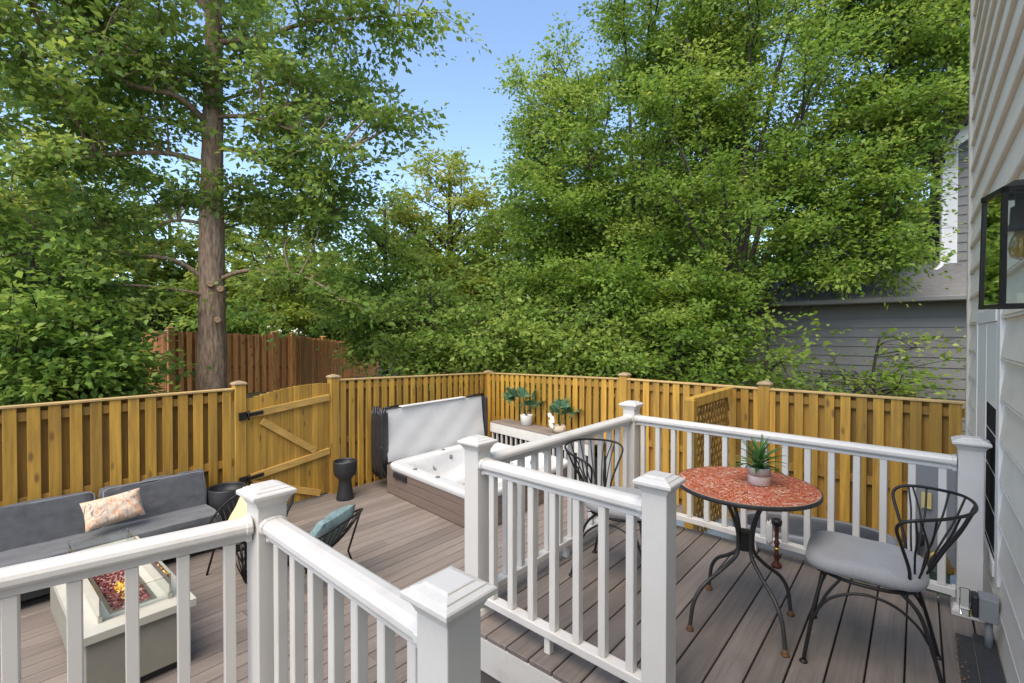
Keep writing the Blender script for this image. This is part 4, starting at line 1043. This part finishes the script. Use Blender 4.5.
# ------------------------------------------------------------------ trees
def leaf_mesh(name, C, N, L, Wd, vals, mat, parent, fold=.25):
    """C (n,3) centres, N leaf direction (n,3) unit, U normals; two-triangle folded leaf"""
    n = len(C)
    up = rng.normal(0, .75, (n, 3)); up[:, 2] += 1.0
    sd = np.cross(N, up); sd /= np.linalg.norm(sd, axis=1, keepdims=True) + 1e-9
    nr = np.cross(sd, N)
    L = L[:, None]; Wd = Wd[:, None]
    base = C - N * L * .5; tip = C + N * L * .5
    l_ = C - N * L * .08 - sd * Wd * .5 + nr * Wd * fold; r_ = C - N * L * .08 + sd * Wd * .5 + nr * Wd * fold
    V = np.stack([base, r_, tip, l_], 1).reshape(-1, 3)
    o0 = np.array(ORG[parent.name]); V = (V - o0).astype(np.float32)
    me = bpy.data.meshes.new(name)
    me.vertices.add(4 * n); me.vertices.foreach_set('co', V.ravel())
    me.loops.add(4 * n); me.loops.foreach_set('vertex_index', np.arange(4 * n, dtype=np.int32))
    me.polygons.add(n); me.polygons.foreach_set('loop_start', np.arange(0, 4 * n, 4, dtype=np.int32)); me.polygons.foreach_set('loop_total', np.full(n, 4, dtype=np.int32))
    at = me.attributes.new('v', 'FLOAT', 'FACE'); at.data.foreach_set('value', vals.astype(np.float32))
    me.update(); me.validate(); me.materials.append(M[mat])
    o = bpy.data.objects.new(name, me); COL.objects.link(o); o.parent = parent; ORG[o.name] = Vector(o0); return o

def tree(name, label, cat, base, trunk_pts, trunk_r, blobs, nlimb, nsub, nleaf, leaf, mat, bark='bark_dark', group=None, explicit=(), sub_len=(.5, 1.1), flat=.35, stems=1, wood=True, parts=('trunk', 'crown'), start=.25, droop=.12, spread=.16, inner=.35, vmean=.45):
    """trunk_pts: list of points; blobs: (centre, radii, weight). Limbs leave the trunk, carry branchlets, and branchlets carry leaves."""
    t = thing(name, label, cat, tuple(base), group)
    tw = MB(); tp = [Vector(p) for p in trunk_pts]
    tpath = smooth_path(tp, 6); nT = len(tpath)
    if isinstance(trunk_r, (int, float)): trunk_r = (trunk_r, trunk_r * .35)
    if trunk_r[0] > .15:
        rad = [(trunk_r[0] + (trunk_r[1] - trunk_r[0]) * i / (nT - 1)) * (1 + .25 * math.exp(-i / nT * 14)) for i in range(nT)]
    else: rad = [trunk_r[0] + (trunk_r[1] - trunk_r[0]) * i / (nT - 1) for i in range(nT)]
    if trunk_r[0] > .15:
        tpath2 = smooth_path(tp, 44); n2 = len(tpath2)
        rad2 = [(trunk_r[0] + (trunk_r[1] - trunk_r[0]) * i / (n2 - 1)) * (1 + .25 * math.exp(-i / n2 * 14)) for i in range(n2)]
        i0 = len(tw.v); tw.tube(tpath2, rad2, 72)
        for i in range(i0, len(tw.v)):
            q = Vector(tw.v[i]); c_ = tpath2[min((i - i0) // 72, n2 - 1)]; d_ = q - c_
            k = mnoise.fractal(Vector((q.x * 11, q.y * 11, q.z * 3.2)), .8, 2.1, 4) * .05 + abs(mnoise.noise(Vector((q.x * 16, q.y * 16, q.z * 4)))) * .07 + .05 * mnoise.noise(Vector((q.x * 2, q.y * 2, q.z * 1.3)))
            tw.v[i] = tuple(c_ + d_ * (1 + k - .02))
    else: tw.tube(tpath, rad, 8)
    W = np.array([b[2] for b in blobs], float); W /= W.sum()
    limbs = []
    for e in explicit: limbs.append((smooth_path(e[0], 5), e[1]))
    zt0 = tp[0].z + (tp[-1].z - tp[0].z) * start
    cand = [p for p in tpath if p.z >= zt0] + [p for pt, _ in limbs for p in pt[3:]]
    for k in range(nlimb):
        b = blobs[rng.choice(len(blobs), p=W)]
        u = rng.normal(size=3); u /= np.linalg.norm(u); r = rng.uniform(inner, 1) ** .5
        e = Vector(np.array(b[0]) + u * np.array(b[1]) * r)
        if e.x > .15 and 2.5 < e.z < 6: continue
        a = min(cand, key=lambda p: (p - e).length + 1.6 * max(0, p.z - (e.z - .45 * (p - e).length)))
        hd = (a - e).length
        m = a.lerp(e, .5) + Vector((rng.normal(0, .15), rng.normal(0, .15), rng.uniform(0, .12) * hd))
        limbs.append((smooth_path([a, m, e], 5), .011 * hd + .012))
    C = []; D = []; Vv = []
    for path, r0 in limbs:
        n = len(path); tw.tube(path, [max(r0 * (1 - .8 * i / (n - 1)), .006) for i in range(n)], 6, caps=False)
        LL = sum((path[i + 1] - path[i]).length for i in range(n - 1)); tone = rng.normal(vmean, .13)
        ns = max(int(nsub * min(LL / 3., 1.6)), 3)
        for q in range(ns):
            f = 1 - rng.uniform(0, .72) ** 1.15; i = min(int(f * (n - 1)), n - 2); a = path[i].lerp(path[i + 1], f * (n - 1) - i)
            d0 = (path[i + 1] - path[i]).normalized()
            d = (d0 * rng.uniform(.2, 1.) + Vector(rng.normal(0, .75, 3) * np.array([1, 1, flat]))).normalized()
            sl = rng.uniform(*sub_len); e = a + d * sl - Vector((0, 0, droop * sl)); mid = a.lerp(e, .5) + Vector((0, 0, .06 * sl))
            if wood: tw.tube([a, mid, e], [.007, .005, .003], 3, caps=False)
            m = int(nleaf * rng.uniform(.6, 1.3))
            s = rng.uniform(.1, 1.08, m)[:, None]
            A, Mi, E_ = np.array(a), np.array(mid), np.array(e)
            P = A * (1 - s) ** 2 + Mi * 2 * s * (1 - s) + E_ * s * s
            off = rng.normal(0, spread, (m, 3)) * np.array([1, 1, flat + .15])
            P = P + off; C.append(P)
            dd = np.array(d)[None] * .6 + off / (spread + 1e-6) * .6 + rng.normal(0, .35, (m, 3)); dd[:, 2] -= .30
            D.append(dd / (np.linalg.norm(dd, axis=1, keepdims=True) + 1e-9))
            Vv.append(np.clip(tone + rng.normal(0, .12) + rng.normal(0, .16, m), 0, 1))
    C = np.concatenate(C); D = np.concatenate(D); Vv = np.concatenate(Vv)
    if name != 'x':
        keep = C[:, 2] > -.7; C, D, Vv = C[keep], D[keep], Vv[keep]
    keep = ~((C[:, 0] > rng.uniform(-.15, .75, len(C))) & (C[:, 2] > 2.7) & (C[:, 2] < 5.7)); C, D, Vv = C[keep], D[keep], Vv[keep]
    keep = ~((C[:, 0] > -6.75) & (C[:, 1] < 6.5) & (C[:, 0] < 4)) ; C, D, Vv = C[keep], D[keep], Vv[keep]
    L = leaf * rng.uniform(.55, 1.3, len(C))
    trunk = tw.build(parts[0], bark, t)
    leaf_mesh(parts[1], C, D, L, L * rng.uniform(.5, .72, len(C)), Vv, mat, t)
    print(name, len(C)); return t, trunk
def P3(px, py, d):   # a point seen at pixel px,py from the camera position, d metres ahead
    x, y = pxw(px, d); return Vector((x, y, H - (py - 335) / FPX * d))

# the tall tree behind the gate
d = 10.0
bx, by = pxw(212, d)
ex = []
for pts, r in (([(212, 85, 10), (160, 62, 9.6), (110, 48, 9.2), (50, 42, 8.9), (-30, 30, 8.6)], .075),
               ([(212, 128, 10), (180, 98, 9.4), (130, 85, 8.9), (90, 60, 8.5), (30, 60, 8.2)], .07),
               ([(212, 166, 10), (170, 154, 9.5), (110, 155, 9.0), (50, 162, 8.6), (-40, 150, 8.2)], .065),
               ([(215, 150, 10), (265, 155, 10.2), (300, 190, 10.4), (330, 215, 10.6)], .055),
               ([(217, 45, 10), (260, 40, 10), (310, 25, 10), (370, 20, 10), (440, 15, 10)], .07),
               ([(217, 118, 10), (250, 118, 9.6), (290, 130, 9.2), (350, 150, 9)], .05),
               ([(212, 285, 10), (180, 262, 9.6), (140, 255, 9.2), (90, 250, 8.8), (10, 255, 8.4)], .055),
               ([(212, 297, 10), (180, 290, 9.5), (130, 285, 9), (80, 288, 8.7)], .045),
               ([(212, 226, 10), (180, 220, 9.8), (150, 228, 9.5), (100, 235, 9.2)], .045),
               ([(218, 280, 10), (250, 270, 9.8), (300, 275, 9.6), (345, 300, 9.4)], .05),
               ([(216, 20, 10), (180, -20, 10), (120, -60, 10), (60, -70, 10)], .08),
               ([(216, 0, 10), (270, -20, 10.2), (340, -30, 10.4), (400, -35, 10.4)], .08),
               ([(216, 0, 10), (240, -60, 9.5), (300, -60, 8.6), (370, -20, 8.2)], .06)):
    ex.append(([P3(*q) for q in pts], r))
tp = [(bx, by, -.1), (bx, by, .5), tuple(P3(213, 200, d)), tuple(P3(216, 60, d)), tuple(P3(217, -60, d)), tuple(P3(216, -200, d))]
blobs = [(P3(90, 60, 9.2), (2.2, 2.2, 1.6), 3), (P3(20, 10, 8.6), (1.8, 2.2, 1.5), 3.2), (P3(140, 20, 9.4), (1.8, 1.8, 1.3), 2.4), (P3(60, 110, 8.6), (1.5, 1.6, .7), 2.), (P3(310, 60, 10.2), (1.7, 1.7, 1.5), 3), (P3(365, 0, 10), (1.5, 1.5, 1.0), 1.6),
         (P3(300, 190, 10.4), (1.5, 1.6, 1.2), 2.2), (P3(120, 190, 9.4), (1.3, 1.6, .55), .7), (P3(220, -60, 10), (3.2, 3.2, 1.6), 3), (P3(30, 215, 8.8), (1.3, 1.4, .9), 1.2), (P3(320, 285, 9.6), (.9, .9, .5), .7), (P3(365, 130, 10.2), (1.0, 1.0, .9), .9)]
t, trunk = tree('maple_tree', 'tall tree with thick straight scaly trunk and drooping leafy limbs behind the gate', 'tree', (bx, by, -.1), tp, (.32, .06), blobs, 225, 11, 50, .14, 'lf_maple', 'bark', explicit=ex, sub_len=(.5, 1.0), spread=.17, droop=.25, start=.15)
for px, py in ((211, 284), (221, 289), (218, 320)):
    c = P3(px, py, 9.72); nrm = (Vector((0, 0, c.z)) - c); nrm.z = 0; nrm.normalize(); m3 = nrm.to_track_quat('Z', 'Y').to_matrix()
    mb = MB().lathe([(.075, -.08), (.066, .0), (.05, .02), (.036, .016), (0, .012)], n=14); mb.v = [tuple(m3 @ Vector(q) + c) for q in mb.v]; mb.build('knot', 'scar', trunk)

def simple_tree(px, d, top_py, half_px, label, mat, name='tree', leaf=.12, low_py=380, nl=80, nsub=10, nleaf=36, group=None, multi=False, tone=.45, lean=0, blobs=None, bark='bark_dark', zb=None, kind='tree', **k):
    x, y = pxw(px, d); g = gz(x, y) if zb is None else zb
    zt = H - (top_py - 335) / FPX * d; zl = H - (low_py - 335) / FPX * d; r = half_px / FPX * d
    if blobs is None:
        zc = (zt + zl) / 2; hz = (zt - zl) / 2
        blobs = [((x, y, zc), (r * .95, r * .95, hz), 3), ((x - r * .45, y + r * .2, zl + hz * .55), (r * .6, r * .6, hz * .5), 1.2), ((x + r * .45, y - r * .1, zl + hz * .6), (r * .6, r * .6, hz * .55), 1.2)]
    tp = [(x, y, g - .1), (x + .05, y, g + (zt - g) * .3), (x - .1 + lean, y + .1, g + (zt - g) * .6), (x + lean, y, g + (zt - g) * .92)]
    return tree(name, label, kind, (x, y, g), tp, max(.045 * (zt - g) * .45, .05), blobs, nl, nsub, nleaf, leaf, mat, bark, group, vmean=tone, **k)

G = 'trees beyond the fence'
# two big bright multi-stemmed trees right of centre
def stems(px, d, fork, ends, r=.07):
    """stems that rise from a low fork and spread; ends are (px, py, depth)"""
    o = []
    for ex_, ey, ed in ends:
        a = P3(px, fork, d); e = P3(ex_, ey, ed); m1 = a.lerp(e, .35) + Vector((0, 0, .12 * (e - a).length)); m2 = a.lerp(e, .7) + Vector((rng.normal(0, .1), rng.normal(0, .1), .1 * (e - a).length))
        o.append(([a, m1, m2, e], r))
    return o
bl = [(P3(610, 150, 12.5), (2.7, 2.4, 2.6), 4), (P3(655, 25, 12.5), (2.1, 2.2, 1.7), 2.6), (P3(580, 75, 12.4), (1.0, 1., 1.), 1.1), (P3(560, 190, 12.), (1.7, 1.5, 1.6), 2.2), (P3(600, 290, 11.5), (2.4, 1.8, 1.5), 3), (P3(700, 180, 12.4), (1.8, 1.6, 2.4), 2.4), (P3(545, 115, 12.8), (1.1, 1, 1.1), 1.), (P3(700, 40, 12.6), (1.6, 1.6, 1.5), 1.6)]
ex = stems(638, 12.5, 330, [(565, 75, 12.4), (620, 10, 12.6), (650, -40, 12.5), (700, 10, 12.2), (530, 150, 12.3), (590, 170, 11.2), (660, 180, 11.2), (725, 130, 12.2)])
simple_tree(638, 12.5, 250, 160, 'big bright green tree with fine branches just right of the open sky', 'lf_beech', 'broadleaf_tree', leaf=.105, blobs=bl, nl=300, nsub=13, nleaf=62, explicit=ex, start=.1, group=G, tone=.5, sub_len=(.4, 1.0))
bl = [(P3(800, 110, 10.6), (2.4, 2.0, 2.0), 3.5), (P3(780, 0, 10.8), (2.6, 2.0, 1.6), 2.8), (P3(890, 60, 10.2), (1.7, 1.5, 1.7), 3.4), (P3(740, 240, 10.4), (1.7, 1.4, 1.5), 2.4), (P3(880, 190, 9.8), (1.4, 1.2, 1.0), 2.2), (P3(690, 310, 10.), (1.5, 1.2, .9), 1.6), (P3(820, 262, 9.6), (1.4, .9, .45), 1.), (P3(910, -10, 10), (1.5, 1.4, 1.2), 1.6), (P3(890, 125, 9.4), (.9, .8, 1.1), 1.6), (P3(850, 180, 9.6), (1.5, .9, .6), 1.8), (P3(850, 240, 9.2), (1.3, .8, .6), 1.4), (P3(880, 265, 9.2), (1.1, .8, .3), .6)]
ex = stems(735, 10.5, 330, [(690, 60, 10.8), (760, 0, 10.8), (830, 40, 10.4), (900, 60, 10.2), (660, 180, 10.), (650, 110, 10.4), (800, 120, 9.6), (720, 170, 9.6), (930, 170, 9.5), (880, 250, 9.3), (800, -40, 10.6)])
simple_tree(737, 10.5, 250, 200, 'large multi stemmed green tree reaching in front of the grey house', 'lf_beech', 'broadleaf_tree', leaf=.098, blobs=bl, nl=360, nsub=13, nleaf=64, explicit=ex, start=.08, group=G, tone=.46, sub_len=(.4, 1.0))
simple_tree(450, 17, 150, 82, 'yellowish green dome shaped tree in the gap below the open sky', 'lf_yellow', 'broadleaf_tree', leaf=.16, low_py=350, nl=140, nsub=10, nleaf=38, group=G, tone=.6)
simple_tree(385, 14.5, 195, 74, 'mid green bushy tree right of the tall trunk, above the reddish fence end', 'lf_beech', 'broadleaf_tree', leaf=.14, low_py=370, nl=105, nsub=10, nleaf=36, group=G, tone=.58)
simple_tree(520, 15, 190, 64, 'slim green tree filling the gap left of the big bright tree', 'lf_beech', 'broadleaf_tree', leaf=.14, low_py=370, nl=85, nsub=10, nleaf=36, group=G, tone=.55)
simple_tree(60, 19, 125, 110, 'pale yellow green tree far behind on the left', 'lf_yellow', 'broadleaf_tree', leaf=.19, low_py=330, nl=120, nsub=10, nleaf=36, group=G, tone=.55)
simple_tree(285, 22, 185, 110, 'light green tree beyond the reddish fence right of the trunk', 'lf_yellow', 'broadleaf_tree', leaf=.2, low_py=340, nl=70, nsub=10, nleaf=30, group=G, tone=.35)
simple_tree(170, 24, 200, 90, 'light green tree beyond the reddish fence left of the trunk', 'lf_yellow', 'broadleaf_tree', leaf=.2, low_py=340, nl=60, nsub=10, nleaf=30, group=G, tone=.3)
G2 = 'shrubs along the fence'
simple_tree(30, 7.9, 225, 95, 'dense dark shrub above the left end of the fence', 'lf_dark', 'shrub', leaf=.13, low_py=420, nl=105, nsub=10, nleaf=36, group=G2, tone=.45, kind='shrub', parts=('stem', 'foliage'))
simple_tree(95, 8.4, 290, 52, 'leafy dark shrub left of the tree trunk in front of the reddish fence', 'lf_dark', 'shrub', leaf=.14, low_py=415, nl=46, nsub=9, nleaf=32, group=G2, tone=.5, kind='shrub', parts=('stem', 'foliage'))
simple_tree(430, 11.5, 275, 55, 'round green shrub behind the fence above the hot tub cover', 'lf_dark', 'shrub', leaf=.12, low_py=385, nl=80, nsub=10, nleaf=36, group=G2, tone=.72, kind='shrub', parts=('stem', 'foliage'))
simple_tree(505, 11, 285, 60, 'dark green shrub behind the far corner of the fence', 'lf_dark', 'shrub', leaf=.12, low_py=388, nl=80, nsub=10, nleaf=36, group=G2, tone=.72, kind='shrub', parts=('stem', 'foliage'))
simple_tree(590, 10.2, 295, 62, 'dark green shrub under the big bright tree, behind the back fence', 'lf_dark', 'shrub', leaf=.11, low_py=392, nl=80, nsub=10, nleaf=36, group=G2, tone=.72, kind='shrub', parts=('stem', 'foliage'))
simple_tree(680, 9.4, 318, 62, 'bright low shrub behind the back fence beside the lattice screen', 'lf_beech', 'shrub', leaf=.11, low_py=398, nl=42, nsub=9, nleaf=32, group=G2, tone=.4, kind='shrub', parts=('stem', 'foliage'))
simple_tree(770, 8.9, 325, 42, 'sparse bright shrub left of the condenser unit behind the fence', 'lf_beech', 'shrub', leaf=.11, low_py=402, nl=16, nsub=8, nleaf=26, group=G2, tone=.5, kind='shrub', parts=('stem', 'foliage'))
simple_tree(880, 8.8, 325, 48, 'sparse bright shrub in front of the grey siding right of the condenser unit', 'lf_beech', 'shrub', leaf=.11, low_py=405, nl=13, nsub=8, nleaf=24, group=G2, tone=.5, kind='shrub', parts=('stem', 'foliage'))
G3 = 'trees in the woods behind'
for i, (px, d, tp_, hp, lab) in enumerate(((560, 26, 240, 90, 'hazy green tree deep in the woods behind the fence corner'), (680, 27, 150, 110, 'hazy green tree deep in the woods behind the big bright tree'), (420, 30, 225, 90, 'hazy green tree deep in the woods behind the dome shaped tree'), (-20, 24, 170, 120, 'hazy green tree deep in the woods at the far left'))):
    simple_tree(px, d, tp_, hp, lab, 'lf_beech', 'broadleaf_tree', leaf=.24, low_py=352, nl=50, nsub=9, nleaf=28, group=G3, tone=.3)

simple_tree(245, 17, 300, 55, 'low green shrub showing above the reddish fence right of the trunk', 'lf_beech', 'shrub', leaf=.17, low_py=350, nl=40, nsub=10, nleaf=34, group=G2, tone=.4, kind='shrub', parts=('stem', 'foliage'))

for px, d, tp_, lab in ((120, 27, 255, 'low dark tree far behind the reddish fence at the left'), (225, 29, 262, 'low green tree far behind the reddish fence next to the trunk'), (320, 28, 258, 'low green tree far behind the reddish fence at its right end')):
    simple_tree(px, d, tp_, 75, lab, 'lf_dark', 'broadleaf_tree', leaf=.26, low_py=350, nl=50, nsub=9, nleaf=30, group=G3, tone=.4)

for px, d, tp_, hp, lab in ((590, 21, 170, 120, 'tall green backdrop tree behind the left half of the big bright tree'), (690, 22, 130, 120, 'tall green backdrop tree behind the right half of the big bright tree')):
    simple_tree(px, d, tp_, hp, lab, 'lf_beech', 'broadleaf_tree', leaf=.2, low_py=345, nl=110, nsub=10, nleaf=36, group=G3, tone=.5)
